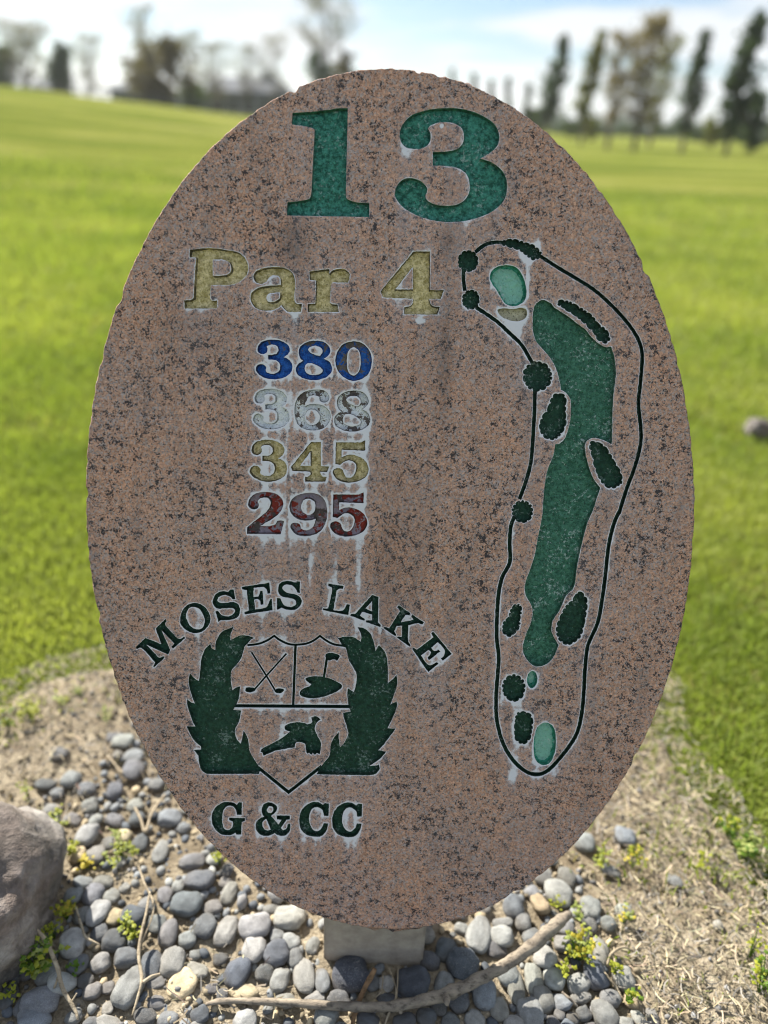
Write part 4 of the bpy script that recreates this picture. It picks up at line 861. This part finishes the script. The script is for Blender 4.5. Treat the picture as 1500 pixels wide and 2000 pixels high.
def stick(name, pts, label, mat, cat='stick', nz=0.35, extra=(), group=None):
    RK = 0.86 if name == 'fallen_branch' else 0.66
    # pts: px, py, height, radius in px
    def mk(pts):
        out = []; rad = []
        L = smooth_loop([(p[0], p[1], False) for p in pts], closed=False, n=8); t = np.linspace(0, len(pts)-1, len(L))
        hz = np.interp(t, range(len(pts)), [p[2] for p in pts]); rp = np.interp(t, range(len(pts)), [p[3] for p in pts])
        for (x, y), h, r in zip(L, hz, rp):
            q = G(x, y, h); k = (q-CAM).dot(FWD)/FPX; out.append(q); rad.append(r*k*RK)
        return out, rad
    parts = [tube(*mk(pts), nz=nz)]+[tube(*mk(e), nz=nz) for e in extra]
    v, f = merge(parts); c = np.array(v).mean(0); c[2] = np.array(v)[:, 2].min(); v = np.array(v)-c
    o = mesh_obj(name, v, f, mat, smooth=True); o.location = c; return tag(o, label, cat, group)
stick('fallen_branch', [(402, 1962, .010, 4), (440, 1955, .012, 6), (540, 1957, .016, 8), (680, 1966, .020, 10), (780, 1964, .024, 11), (850, 1948, .028, 13), (880, 1938, .030, 16), (900, 1930, .030, 13), (960, 1900, .033, 13), (1020, 1862, .035, 13), (1065, 1825, .035, 15), (1095, 1798, .033, 13), (1113, 1783, .030, 6)],
      'long weathered branch lying across the stones in front of the post', M_BARK, 'branch', extra=[[(868, 1938, .030, 8), (872, 1952, .038, 8), (873, 1960, .044, 6)], [(780, 1966, .024, 7), (783, 1978, .020, 5)]])
stick('brown_stick', [(732, 1893, .034, 7), (722, 1912, .028, 8), (705, 1945, .018, 7), (692, 1985, .008, 7), (684, 2030, .004, 7)], 'short brown stick passing under the fallen branch before the post', M_BROWN)
stick('dead_twig', [(66, 1812, .045, 5), (90, 1840, .040, 7), (112, 1890, .030, 6), (122, 1930, .022, 6), (146, 1972, .012, 5), (152, 1992, .008, 3)], 'forked grey dead twig leaning over the weed below the boulder', M_TWIG, extra=[[(115, 1905, .028, 4), (105, 1932, .014, 3), (98, 1950, .008, 2)], [(138, 1960, .014, 3), (150, 1940, .02, 2)]])
stick('curved_twig', [(293, 1742, .030, 3), (284, 1790, .030, 4), (275, 1830, .028, 5), (271, 1870, .026, 5), (277, 1912, .022, 5), (270, 1945, .018, 4), (258, 1985, .010, 3)], 'long curved pale twig running down beside the tan disc-like stone', M_TWIG, extra=[[(280, 1918, .022, 5), (296, 1908, .024, 5), (313, 1902, .024, 3)], [(272, 1850, .027, 4), (300, 1775, .022, 3), (282, 1725, .015, 3), (270, 1690, .01, 2)]])
stick('bent_straw', [(-10, 1880, .012, 2), (15, 1842, .05, 2), (40, 1822, .06, 2), (68, 1810, .05, 3)], 'thin straw arching against the boulder', M_TWIG)
stick('forked_twig', [(262, 1575, .01, 3), (275, 1600, .018, 4), (284, 1625, .014, 5), (296, 1590, .018, 4), (322, 1552, .012, 3)], 'V-shaped pale twig between stones left of the slab', M_TWIG)
stick('short_twig', [(148, 1772, .02, 3), (158, 1805, .022, 4), (168, 1830, .018, 4), (195, 1845, .012, 2)], 'short pale twig beside the boulder, bent like an elbow', M_TWIG)
stick('thin_twig', [(210, 1475, .008, 3), (235, 1505, .012, 3), (258, 1520, .008, 2)], 'thin slanting twig near the slab, highest one on the left', M_TWIG)
stick('straight_straw', [(760, 1890, .02, 2), (772, 1925, .02, 2), (772, 1950, .016, 2), (757, 1985, .006, 3), (750, 2010, .004, 3)], 'pale straw standing in the dark gap under the post', M_TWIG, extra=[[(748, 1905, .02, 2), (745, 1935, .015, 2), (730, 1950, .010, 2)], [(778, 1890, .02, 2), (774, 1960, .012, 2)]])
stick('root_twig', [(1185, 1888, .004, 3), (1195, 1862, .012, 4), (1220, 1850, .014, 3), (1240, 1862, .008, 2)], 'curled twig round a dark hollow right of the yellow-green weed', M_TWIG)
stick('slanting_twig', [(1165, 1880, .012, 3), (1185, 1905, .014, 3), (1205, 1930, .010, 3), (1215, 1950, .006, 2)], 'slender straw slanting between stones below the curled twig', M_TWIG)
stick('dark_twig', [(1098, 1938, .022, 3), (1112, 1950, .024, 4), (1128, 1966, .018, 3)], 'stubby twig on the stones at the lower right', M_BARK)

# ------------------------------------------------------------------ weeds
def leafmat(name, c1, c2):
    g = NT(name); oi = g.n('ShaderNodeObjectInfo'); a = g.noise(60, 3, 0.6); c = g.mix(a, c1, c2); return g.bsdf(c, 0.55, 0.3, transl=0.35, tcol=g.mix(1.0, c, (1.2, 1.2, 0.5), 'MULTIPLY'))
M_WY = leafmat('leaf_yellow_green', (0.20, 0.25, 0.02), (0.42, 0.42, 0.05)); M_WG = leafmat('leaf_green', (0.06, 0.14, 0.015), (0.16, 0.25, 0.03)); M_WO = leafmat('leaf_golden', (0.42, 0.36, 0.03), (0.55, 0.46, 0.08)); M_WP = leafmat('leaf_pale', (0.22, 0.28, 0.07), (0.40, 0.44, 0.14))
def weed(px, py, rpx, n, mats, label, hgt=0.03, leaf=0.004, seed=0):
    rs = random.Random(seed*13+5); p = G(px, py+rpx*0.3, 0); k = (p-CAM).dot(FWD)/FPX; r = rpx*k
    e = empty('weed', (p.x, p.y, 0), label, 'weed', 'small weeds among the stones')
    stems = []; LV = {m_.name: ([], []) for m_ in mats}
    for i in range(max(5, n//5)):
        a = rs.uniform(0, 6.28); q = r*math.sqrt(rs.random()); h = hgt*rs.uniform(0.5, 1.1)
        top = Vector((math.cos(a)*q, math.sin(a)*q, h)); mid = top*0.5+Vector((0, 0, h*0.2))
        stems.append(tube([Vector((0, 0, 0)), mid, top], [0.0008, 0.0006, 0.0004], 4))
        for j in range(5):
            m_ = rs.choice(mats); v, f = LV[m_.name]
            c = top.lerp(mid, rs.random()*0.9)+Vector((rs.gauss(0, .003), rs.gauss(0, .003), rs.gauss(0, .002))); s = leaf*rs.uniform(0.7, 1.4)
            az_ = rs.uniform(0, 6.28); el = rs.uniform(-0.2, 0.9); d = Vector((math.cos(az_)*math.cos(el), math.sin(az_)*math.cos(el), math.sin(el))); w = d.cross(Vector((0, 0, 1))).normalized()*0.45; u2 = w.cross(d)*0.3
            b = len(v); v += [tuple(c), tuple(c+(d*0.5+w)*s-u2*s*0.3), tuple(c+d*s*1.15-u2*s), tuple(c+(d*0.5-w)*s-u2*s*0.3), tuple(c+d*0.55*s+u2*s*0.25)]
            f += [(b, b+1, b+4), (b+1, b+2, b+4), (b+2, b+3, b+4), (b+3, b, b+4)]
    v, f = merge(stems); mesh_obj('stem', v, f, M_WG, parent=e)
    for m_ in mats:
        v, f = LV[m_.name]
        if v: mesh_obj('foliage', v, f, m_, parent=e)
WD = [(60, 1400, 28, 60, [M_WY], 'bright yellow-green weed at the left lawn edge', .03, .006), (122, 1375, 18, 36, [M_WY, M_WP], 'small bright weed alone on bare soil at the upper left', .022, .005), (152, 1357, 14, 20, [M_WP], 'faint little weed behind the small bright one', .02, .004), (15, 1412, 24, 40, [M_WY, M_WG], 'yellow-green weed touching the left picture edge', .03, .006),
      (115, 1620, 24, 50, [M_WP, M_WY], 'pale weed touching the top right of the boulder', .035, .005), (138, 1668, 14, 30, [M_WY], 'small lime weed right beside the boulder flank', .025, .005), (240, 1672, 36, 70, [M_WY, M_WP], 'spreading lime weed between the boulder and the slab', .022, .0045), (172, 1693, 16, 30, [M_WO], 'golden little weed above three round stones', .02, .005), (226, 1640, 14, 24, [M_WP], 'faint pale weed above the spreading lime one', .02, .004),
      (132, 1792, 20, 50, [M_WO, M_WY], 'golden-yellow weed just right of the boulder', .03, .005), (107, 1830, 12, 26, [M_WY], 'lime sprig under the golden-yellow weed', .03, .005), (78, 1885, 48, 150, [M_WG, M_WP, M_WY], 'leafy green weed below the boulder with lime tips', .045, .006), (25, 1946, 10, 12, [M_WY], 'tiny lime weed at the lower left picture edge', .02, .005),
      (242, 1812, 16, 34, [M_WY, M_WP], 'pale yellow weed crowning a dark stone', .035, .0045), (262, 1838, 8, 12, [M_WY], 'tiny lime sprout beside the curved twig', .03, .005), (152, 1898, 12, 18, [M_WG], 'dull green sprig near the forked dead twig', .02, .004), (1125, 1868, 34, 110, [M_WY, M_WP, M_WO], 'bushy yellow-green weed on the stones right of the sign', .04, .005), (1100, 1912, 10, 16, [M_WY], 'lime sprout touching a pale stone below the bushy weed', .03, .005),
      (1196, 1908, 11, 18, [M_WY], 'lime sprout at the edge of the thatch', .03, .005), (1227, 1962, 12, 24, [M_WY, M_WG], 'bright green sprout lowest on the right', .03, .006), (1216, 1800, 14, 26, [M_WO, M_WP], 'golden weed beside a stone at the thatch edge', .03, .0045), (1088, 1768, 14, 22, [M_WY], 'small lime weed beside the branch tip', .02, .004), (1128, 1790, 18, 26, [M_WP], 'faint pale weed just right of the branch tip', .02, .004),
      (1168, 1685, 18, 30, [M_WY, M_WP], 'thin lime weed right of the slab edge', .03, .005), (1232, 1692, 18, 34, [M_WY, M_WO], 'thin lime weed farther right of the slab edge', .035, .005), (1420, 1632, 18, 44, [M_WG, M_WY], 'bright green weed on the thatch below the lawn', .04, .007), (1448, 1668, 28, 60, [M_WG, M_WP], 'wide green weed just below the bright green one', .035, .008), (1365, 1690, 16, 26, [M_WY], 'lime tuft on the thatch near the right lawn edge', .03, .005), (1480, 1930, 30, 60, [M_WG, M_WY], 'grassy green weed at the lower right picture edge', .05, .006), (1462, 1868, 12, 20, [M_WY], 'slim lime weed above the grassy one', .06, .004), (205, 1402, 16, 20, [M_WP], 'faint pale weed beside the upper left slab edge', .02, .004), (55, 1545, 22, 30, [M_WP, M_WY], 'low pale weed above the boulder', .02, .004), (430, 1688, 12, 22, [M_WY], 'lime sprig peeping from the bottom left slab edge', .03, .005)]
for i, w in enumerate(WD): weed(w[0], w[1], w[2], w[3], w[4], w[5], w[6], w[7], i)

# ------------------------------------------------------------------ trees far behind
def treemat(name, c, transl=0.25):
    g = NT(name); a = g.noise(0.9, 3, 0.6); cc_ = g.mix(a, tuple(x*0.6 for x in c), tuple(x*1.5 for x in c)); return g.bsdf(cc_, 0.8, 0.1, transl=transl, tcol=g.mix(1.0, cc_, (1.1, 1.15, 0.6), 'MULTIPLY'))
TMm = {'dark': treemat('foliage_dark', (0.060, 0.088, 0.052), 0.4), 'blue': treemat('foliage_blue', (0.078, 0.108, 0.078), 0.4), 'olive': treemat('foliage_olive', (0.15, 0.16, 0.05), 0.45), 'tan': treemat('foliage_tan', (0.19, 0.155, 0.085), 0.4), 'brown': treemat('foliage_brown', (0.135, 0.118, 0.085), 0.4), 'bud': treemat('foliage_bud', (0.17, 0.165, 0.12), 0.4), 'mid': treemat('foliage_mid', (0.07, 0.10, 0.035), 0.3)}
g = NT('tree_bark'); M_TB = g.bsdf(g.ramp(g.noise(3, 4), [(0.3, (0.075, 0.062, 0.05)), (0.7, (0.16, 0.14, 0.12))]), 0.9, 0.1)
def tree(name, label, cat, base, top, halfw, dist, kind, mat, nl=2200, trunk_frac=0.12, seed=0, leaf=0.10, group=None):
    rs = random.Random(seed*7+1); nr_ = np.random.default_rng(seed)
    b = PY(base[0], base[1], dist); zb_ = float(terrain(b.x, dist)); t = PY(top[0], top[1], dist); hgt = t.z-zb_; k = (b-CAM).dot(FWD)/FPX; hw = halfw*k*(0.86 if kind == 'sparse' else 1.0)
    e = empty(name, (b.x, dist, zb_-0.05), label, cat, group); ln = Vector((t.x-b.x, 0, hgt))
    def axis(s): return Vector((ln.x*s**1.4, 0, hgt*s))
    r0 = hgt*0.016+0.03
    br = [tube([axis(s) for s in np.linspace(0, 0.97, 9)], [r0*(1-s*0.93) for s in np.linspace(0, 0.97, 9)], 6)]
    tips = []
    if kind in ('bare', 'sparse'): nlimb = 46
    elif kind == 'column': nlimb = 40
    else: nlimb = 30
    for i in range(nlimb):
        s = trunk_frac+(0.95-trunk_frac)*(i+rs.random())/nlimb; p = axis(s); a = rs.uniform(0, 6.28)
        if kind == 'column': L = hw*(math.sin(min(1, (1-s)/(1-trunk_frac)*1.05)*math.pi*0.5)**0.8)*rs.uniform(.6, 1.1); up = L*rs.uniform(1.2, 2.4)
        elif kind == 'cone': L = hw*(1-s)/(1-trunk_frac)*rs.uniform(.7, 1.1); up = -L*0.1
        elif kind == 'round': L = hw*math.sqrt(max(0.05, 1-((s-0.55)/0.5)**2))*rs.uniform(.6, 1.05); up = L*rs.uniform(.0, .6)
        else: L = hw*math.sqrt(max(0.08, 1-((s-0.6)/0.55)**2))*rs.uniform(.5, 1.1); up = L*rs.uniform(.5, 1.3)
        up = min(up, hgt-p.z)
        q = p+Vector((math.cos(a)*L, math.sin(a)*L, up)); mid = p.lerp(q, .5)+Vector((0, 0, -abs(up)*0.08))
        rl = r0*(1-s)*0.45+0.008; br.append(tube([p, mid, q], [rl, rl*.6, rl*.25], 4)); tips.append((mid, q, L))
        for _ in range(5 if kind in ('bare', 'sparse') else 2):
            m0 = p.lerp(q, rs.uniform(.3, .95)); d = Vector((rs.gauss(0, 1), rs.gauss(0, 1), abs(rs.gauss(.6, .6)))).normalized()*L*rs.uniform(.25, .55)
            br.append(tube([m0, m0+d*0.5+Vector((0, 0, -.02)), m0+d], [rl*.4, rl*.28, 0.006], 3)); tips.append((m0, m0+d, L*0.5))
    v, f = merge(br); mesh_obj('trunk', v, f, M_TB, parent=e)
    c = []
    per = max(1, nl//len(tips))
    for m0, q, L in tips:
        sg = max(0.10, L*0.22)
        for _ in range(per):
            tt = rs.uniform(0.15, 1.05); pp = m0.lerp(q, tt); c.append((pp.x+rs.gauss(0, sg), pp.y+rs.gauss(0, sg), pp.z+rs.gauss(0, sg)))
    c = np.array(c); n = len(c); sz = leaf*nr_.uniform(.5, 1.4, n)*(1 if kind not in ('bare',) else .7)
    d1 = nr_.normal(size=(n, 3)); d1 /= np.linalg.norm(d1, axis=1)[:, None]; d2 = np.cross(d1, nr_.normal(size=(n, 3))); d2 /= np.linalg.norm(d2, axis=1)[:, None]
    d1 *= sz[:, None]; d2 *= sz[:, None]*0.7
    vv = np.stack([c-d1, c+d2, c+d1, c-d2], 1).reshape(-1, 3); ff = np.arange(n*4).reshape(-1, 4)
    mesh_obj('crown', vv, ff, TMm[mat], parent=e)
TR = [
 ('evergreen_tree', 'dark green tree cut off by the left picture edge', (2, 172), (2, 92), 32, 66, 'round', 'dark', 2600, .1, .13),
 ('budding_tree', 'thinly leaved tree next to the left picture edge', (48, 180), (46, 50), 62, 66, 'sparse', 'bud', 2200, .2, .09),
 ('evergreen_tree', 'dark oval tree standing alone at the upper left', (122, 184), (120, 86), 24, 62, 'round', 'blue', 3000, .1, .12),
 ('bare_tree', 'faint bare tree right of the dark oval tree', (170, 186), (172, 66), 40, 70, 'bare', 'bud', 1900, .2, .08),
 ('tall_bare_tree', 'tall slim bare tree behind the dense brown tree', (276, 190), (278, 12), 32, 70, 'bare', 'bud', 2600, .1, .09),
 ('dense_tree', 'dense dark brown-green tree beside the house roofs', (312, 198), (312, 84), 62, 60, 'round', 'brown', 5200, .06, .14),
 ('round_bush', 'low green bush right of the dense brown tree', (372, 196), (372, 158), 24, 62, 'round', 'mid', 1400, .05, .10),
 ('bare_tree', 'faint bare tree just right of the dense brown tree', (378, 190), (372, 62), 36, 74, 'bare', 'bud', 2000, .2, .09),
 ('bare_tree', 'faint bare tree above the left end of the long roof', (424, 190), (420, 84), 34, 74, 'bare', 'bud', 2100, .2, .09),
 ('bare_tree', 'faint bare tree above the middle of the long roof', (482, 190), (480, 88), 40, 76, 'bare', 'bud', 1900, .2, .09),
 ('bare_tree', 'faint bare tree nearest the left of the slab top', (538, 194), (536, 68), 34, 76, 'bare', 'bud', 1900, .2, .09),
 ('tall_bare_tree', 'widest tall bare tree rising behind the top of the slab', (640, 205), (636, -12), 66, 60, 'bare', 'bud', 5200, .12, .08),
 ('evergreen_tree', 'dark clump of a tree under the tall bare tree', (628, 205), (618, 98), 26, 58, 'round', 'dark', 1500, .1, .12),
 ('evergreen_tree', 'darker clump close to the slab top under the tall bare tree', (672, 205), (672, 104), 30, 58, 'round', 'brown', 1500, .1, .12),
 ('small_conifer', 'tip of a conifer showing right at the slab top', (884, 240), (884, 128), 14, 72, 'cone', 'blue', 900, .1, .11),
 ('small_conifer', 'conifer tip second from the slab top', (926, 240), (926, 138), 13, 72, 'cone', 'blue', 900, .1, .11),
 ('small_conifer', 'conifer tip third along the right shoulder of the slab', (958, 242), (960, 152), 12, 72, 'cone', 'mid', 900, .1, .11),
 ('small_conifer', 'conifer fourth along the right shoulder of the slab', (988, 244), (994, 146), 12, 72, 'cone', 'blue', 1200, .1, .11),
 ('small_conifer', 'conifer last along the right shoulder, before the tall poplar', (1028, 246), (1034, 158), 14, 70, 'cone', 'mid', 1200, .1, .11),
 ('poplar', 'tall blue-green poplar nearest the slab, leaning right', (1066, 246), (1106, 66), 24, 60, 'column', 'blue', 3600, .05, .13),
 ('poplar', 'yellow-green poplar, second from the slab', (1136, 262), (1178, 54), 24, 48, 'column', 'olive', 2600, .1, .10),
 ('sparse_poplar', 'thin olive-tan tree with the leftmost bare trunk', (1186, 284), (1222, 62), 42, 40, 'sparse', 'tan', 2600, .2, .06),
 ('sparse_poplar', 'tallest tan-brown tree of the right-hand row', (1238, 288), (1282, 30), 48, 39, 'sparse', 'tan', 3600, .18, .065),
 ('sparse_poplar', 'faint olive tree behind the tallest tan-brown one', (1270, 268), (1312, 74), 38, 52, 'sparse', 'olive', 2200, .15, .08),
 ('poplar', 'slim dark poplar between the tan tree and the rightmost poplar', (1334, 278), (1382, 52), 22, 44, 'column', 'dark', 2800, .12, .09),
 ('poplar', 'rightmost and darkest poplar', (1420, 284), (1490, 20), 34, 42, 'column', 'dark', 4400, .08, .11),
 ('evergreen_tree', 'broad dark shrubby tree at the right picture edge', (1466, 272), (1474, 176), 34, 46, 'round', 'dark', 2400, .08, .11),
 ('round_bush', 'small yellow bush between the two dark poplars', (1392, 262), (1392, 232), 18, 60, 'round', 'olive', 900, .05, .09),
 ('round_bush', 'low pale bush left of the yellow-green poplar', (1118, 256), (1118, 238), 22, 80, 'round', 'mid', 700, .05, .11),
 ('round_bush', 'low yellow bush at the foot of the yellow-green poplar', (1152, 260), (1152, 232), 16, 66, 'round', 'olive', 700, .05, .10),
 ('round_bush', 'dark bush filling the gap beside the slab shoulder', (1046, 248), (1046, 214), 24, 76, 'round', 'mid', 1200, .05, .12),
]
for i, (nm, lab, bs_, tp, hw, ds, kd_, mt, nl, tf, lf) in enumerate(TR):
    tree(nm, lab, {'poplar': 'poplar', 'small_conifer': 'conifer', 'round_bush': 'bush'}.get(nm, 'tree'), bs_, tp, hw, ds, kd_, mt, nl, tf, i, lf,
         group='trees along the far side of the course')
# hedge line far right
M_HEDGE = TMm['mid']
def hedge(px0, px1, y0, y1, dist, label, seed, mat):
    a = PY(px0, y0, dist); b = PY(px1, y0+(px1-px0)*0.045, dist); t = PY(px0, y1, dist); h = t.z-float(terrain(a.x, dist)); n = int((b.x-a.x)*260)
    r2 = np.random.default_rng(seed); x = r2.uniform(a.x, b.x, n); y = dist+r2.normal(0, .7, n)
    z = terrain(x, y)+np.abs(r2.beta(1.4, 1.2, n))*h*(1+0.35*np.sin(x*1.1)+0.2*np.sin(x*2.7)); c = np.stack([x, y, z], 1)
    d1 = r2.normal(size=(n, 3)); d1 /= np.linalg.norm(d1, axis=1)[:, None]; d2 = np.cross(d1, r2.normal(size=(n, 3))); d2 /= np.linalg.norm(d2, axis=1)[:, None]; s = r2.uniform(.08, .22, (n, 1))
    tag(mesh_obj('hedge', np.stack([c-d1*s, c+d2*s*.7, c+d1*s, c-d2*s*.7], 1).reshape(-1, 3), np.arange(n*4).reshape(-1, 4), TMm[mat]), label, 'hedge')
hedge(1075, 1330, 246, 236, 110, 'low far hedge behind the right-hand trees', 3, 'blue')
hedge(1340, 1560, 258, 240, 90, 'low hedge behind the rightmost poplar', 4, 'mid')

hedge(300, 400, 190, 168, 68, 'low bushes between the dense brown tree and the long house', 6, 'mid')
hedge(-20, 130, 176, 160, 92, 'far low treeline at the left picture edge', 7, 'blue')
hedge(1060, 1560, 246, 222, 160, 'hazy far treeline behind the right-hand row', 8, 'blue')
# houses and fence beyond the rise
def matc(name, c, r=0.85):
    g = NT(name); a = g.noise(1.5, 4); return g.bsdf(g.mix(a, tuple(x*.8 for x in c), tuple(x*1.2 for x in c)), r, 0.2)
M_ROOF = matc('roof_grey', (0.11, 0.125, 0.15)); M_WALL = matc('wall_grey', (0.16, 0.18, 0.20)); M_WALL2 = matc('wall_pale', (0.42, 0.42, 0.40)); M_WIN = matc('window_dark', (0.03, 0.035, 0.045), 0.2); M_TRIM = matc('trim', (0.55, 0.55, 0.53)); M_FEN = matc('fence_grey', (0.13, 0.13, 0.125))
def boxm(x0, x1, y0, y1, z0, z1):
    v = [(x, y, z) for z in (z0, z1) for y in (y0, y1) for x in (x0, x1)]
    return v, [(0, 2, 3, 1), (4, 5, 7, 6), (0, 1, 5, 4), (2, 6, 7, 3), (0, 4, 6, 2), (1, 3, 7, 5)]
def house(name, px0, px1, pyt, pye, dist, depth, label, wall):
    a = PY(px0, pye, dist); b = PY(px1, pye+(px1-px0)*0.045, dist); zt = PY((px0+px1)/2, pyt, dist+depth/2).z; ze = (a.z+b.z)/2; zg = float(terrain((a.x+b.x)/2, dist))-0.3
    w = (b.x-a.x)/2; cx = (a.x+b.x)/2; e = empty(name, (cx, dist, zg), label, 'house')
    v, f = boxm(-w, w, 0, depth, 0, ze-zg); mesh_obj('wall', v, f, wall, parent=e)
    h1, h2 = ze-zg, zt-zg; o = 0.4
    v = [(-w-o, -o, h1), (w+o, -o, h1), (w-1, depth/2, h2), (-w+1, depth/2, h2), (-w-o, depth+o, h1), (w+o, depth+o, h1), (-w-o, -o, h1-0.15), (w+o, -o, h1-0.15), (w+o, depth+o, h1-0.15), (-w-o, depth+o, h1-0.15)]
    f = [(0, 1, 2, 3), (4, 3, 2, 5), (0, 3, 4), (1, 5, 2), (0, 6, 7, 1), (1, 7, 8, 5), (5, 8, 9, 4), (4, 9, 6, 0), (6, 9, 8, 7)]; rf = mesh_obj('roof', v, f, M_ROOF, parent=e)
    v, f = boxm(w*0.3, w*0.3+0.7, depth*0.45, depth*0.45+0.6, h2-0.6, h2+0.5); mesh_obj('chimney', v, f, M_WALL, parent=rf)
    for i in range(5):
        x = -w+(i+0.7)*(2*w)/5.4; v, f = boxm(x, x+1.1, -0.05, 0.02, h1-1.7, h1-0.5); fr = mesh_obj('window', v, f, M_TRIM, parent=e); v, f = boxm(x+.1, x+1.0, -0.08, -0.045, h1-1.6, h1-0.6); mesh_obj('pane', v, f, M_WIN, parent=fr)
house('long_house', 392, 556, 152, 176, 76, 7, 'long low blue-grey house with hipped roof left of the slab', M_WALL)
house('small_house', 214, 296, 156, 172, 80, 7, 'small grey-roofed house left of the dense brown tree', M_WALL)
house('pale_house', 40, 92, 158, 170, 84, 6, 'small pale house far off under the thinly leaved tree', M_WALL2)
# rail fence along the crest
e = None
A = PY(-40, 180, 57.5); B = PY(560, 206, 57.5); e = empty('rail_fence', (A.x, 57.5, float(terrain(A.x, 57.5))), 'dark low rail fence along the crest of the lawn at the left', 'fence')
nP = 26; zA = float(terrain(A.x, 57.5)); tops = []
for i in range(nP):
    x = A.x+(B.x-A.x)*i/(nP-1); z = float(terrain(x, 57.5)); tops.append((x-A.x, z-zA)); v, f = boxm(x-A.x-.05, x-A.x+.05, -.05, .05, z-zA-.1, z-zA+0.75); mesh_obj('post', v, f, M_FEN, parent=e)
for hh_ in (0.35, 0.66):
    v, f = merge([tube([Vector((x, -.07, z+hh_)) for x, z in tops], [.04]*nP, 6)]); mesh_obj('rail', v, f, M_FEN, parent=e)

# the air: pale haze that softens the far trees
v, f = boxm(-1700, 1700, -60, 1500, -3.0, 45.0)
hz_m = bpy.data.materials.new('air'); hz_m.use_nodes = True; ht = hz_m.node_tree; ht.nodes.clear()
pv = ht.nodes.new('ShaderNodeVolumePrincipled'); pv.inputs['Density'].default_value = HAZE_D; pv.inputs['Color'].default_value = (0.95, 0.97, 1.0, 1); pv.inputs['Anisotropy'].default_value = 0.3
oo = ht.nodes.new('ShaderNodeOutputMaterial'); ht.links.new(pv.outputs[0], oo.inputs['Volume'])
tag(mesh_obj('haze', v, f, hz_m), 'thin pale haze in the air over the course', kind='stuff')
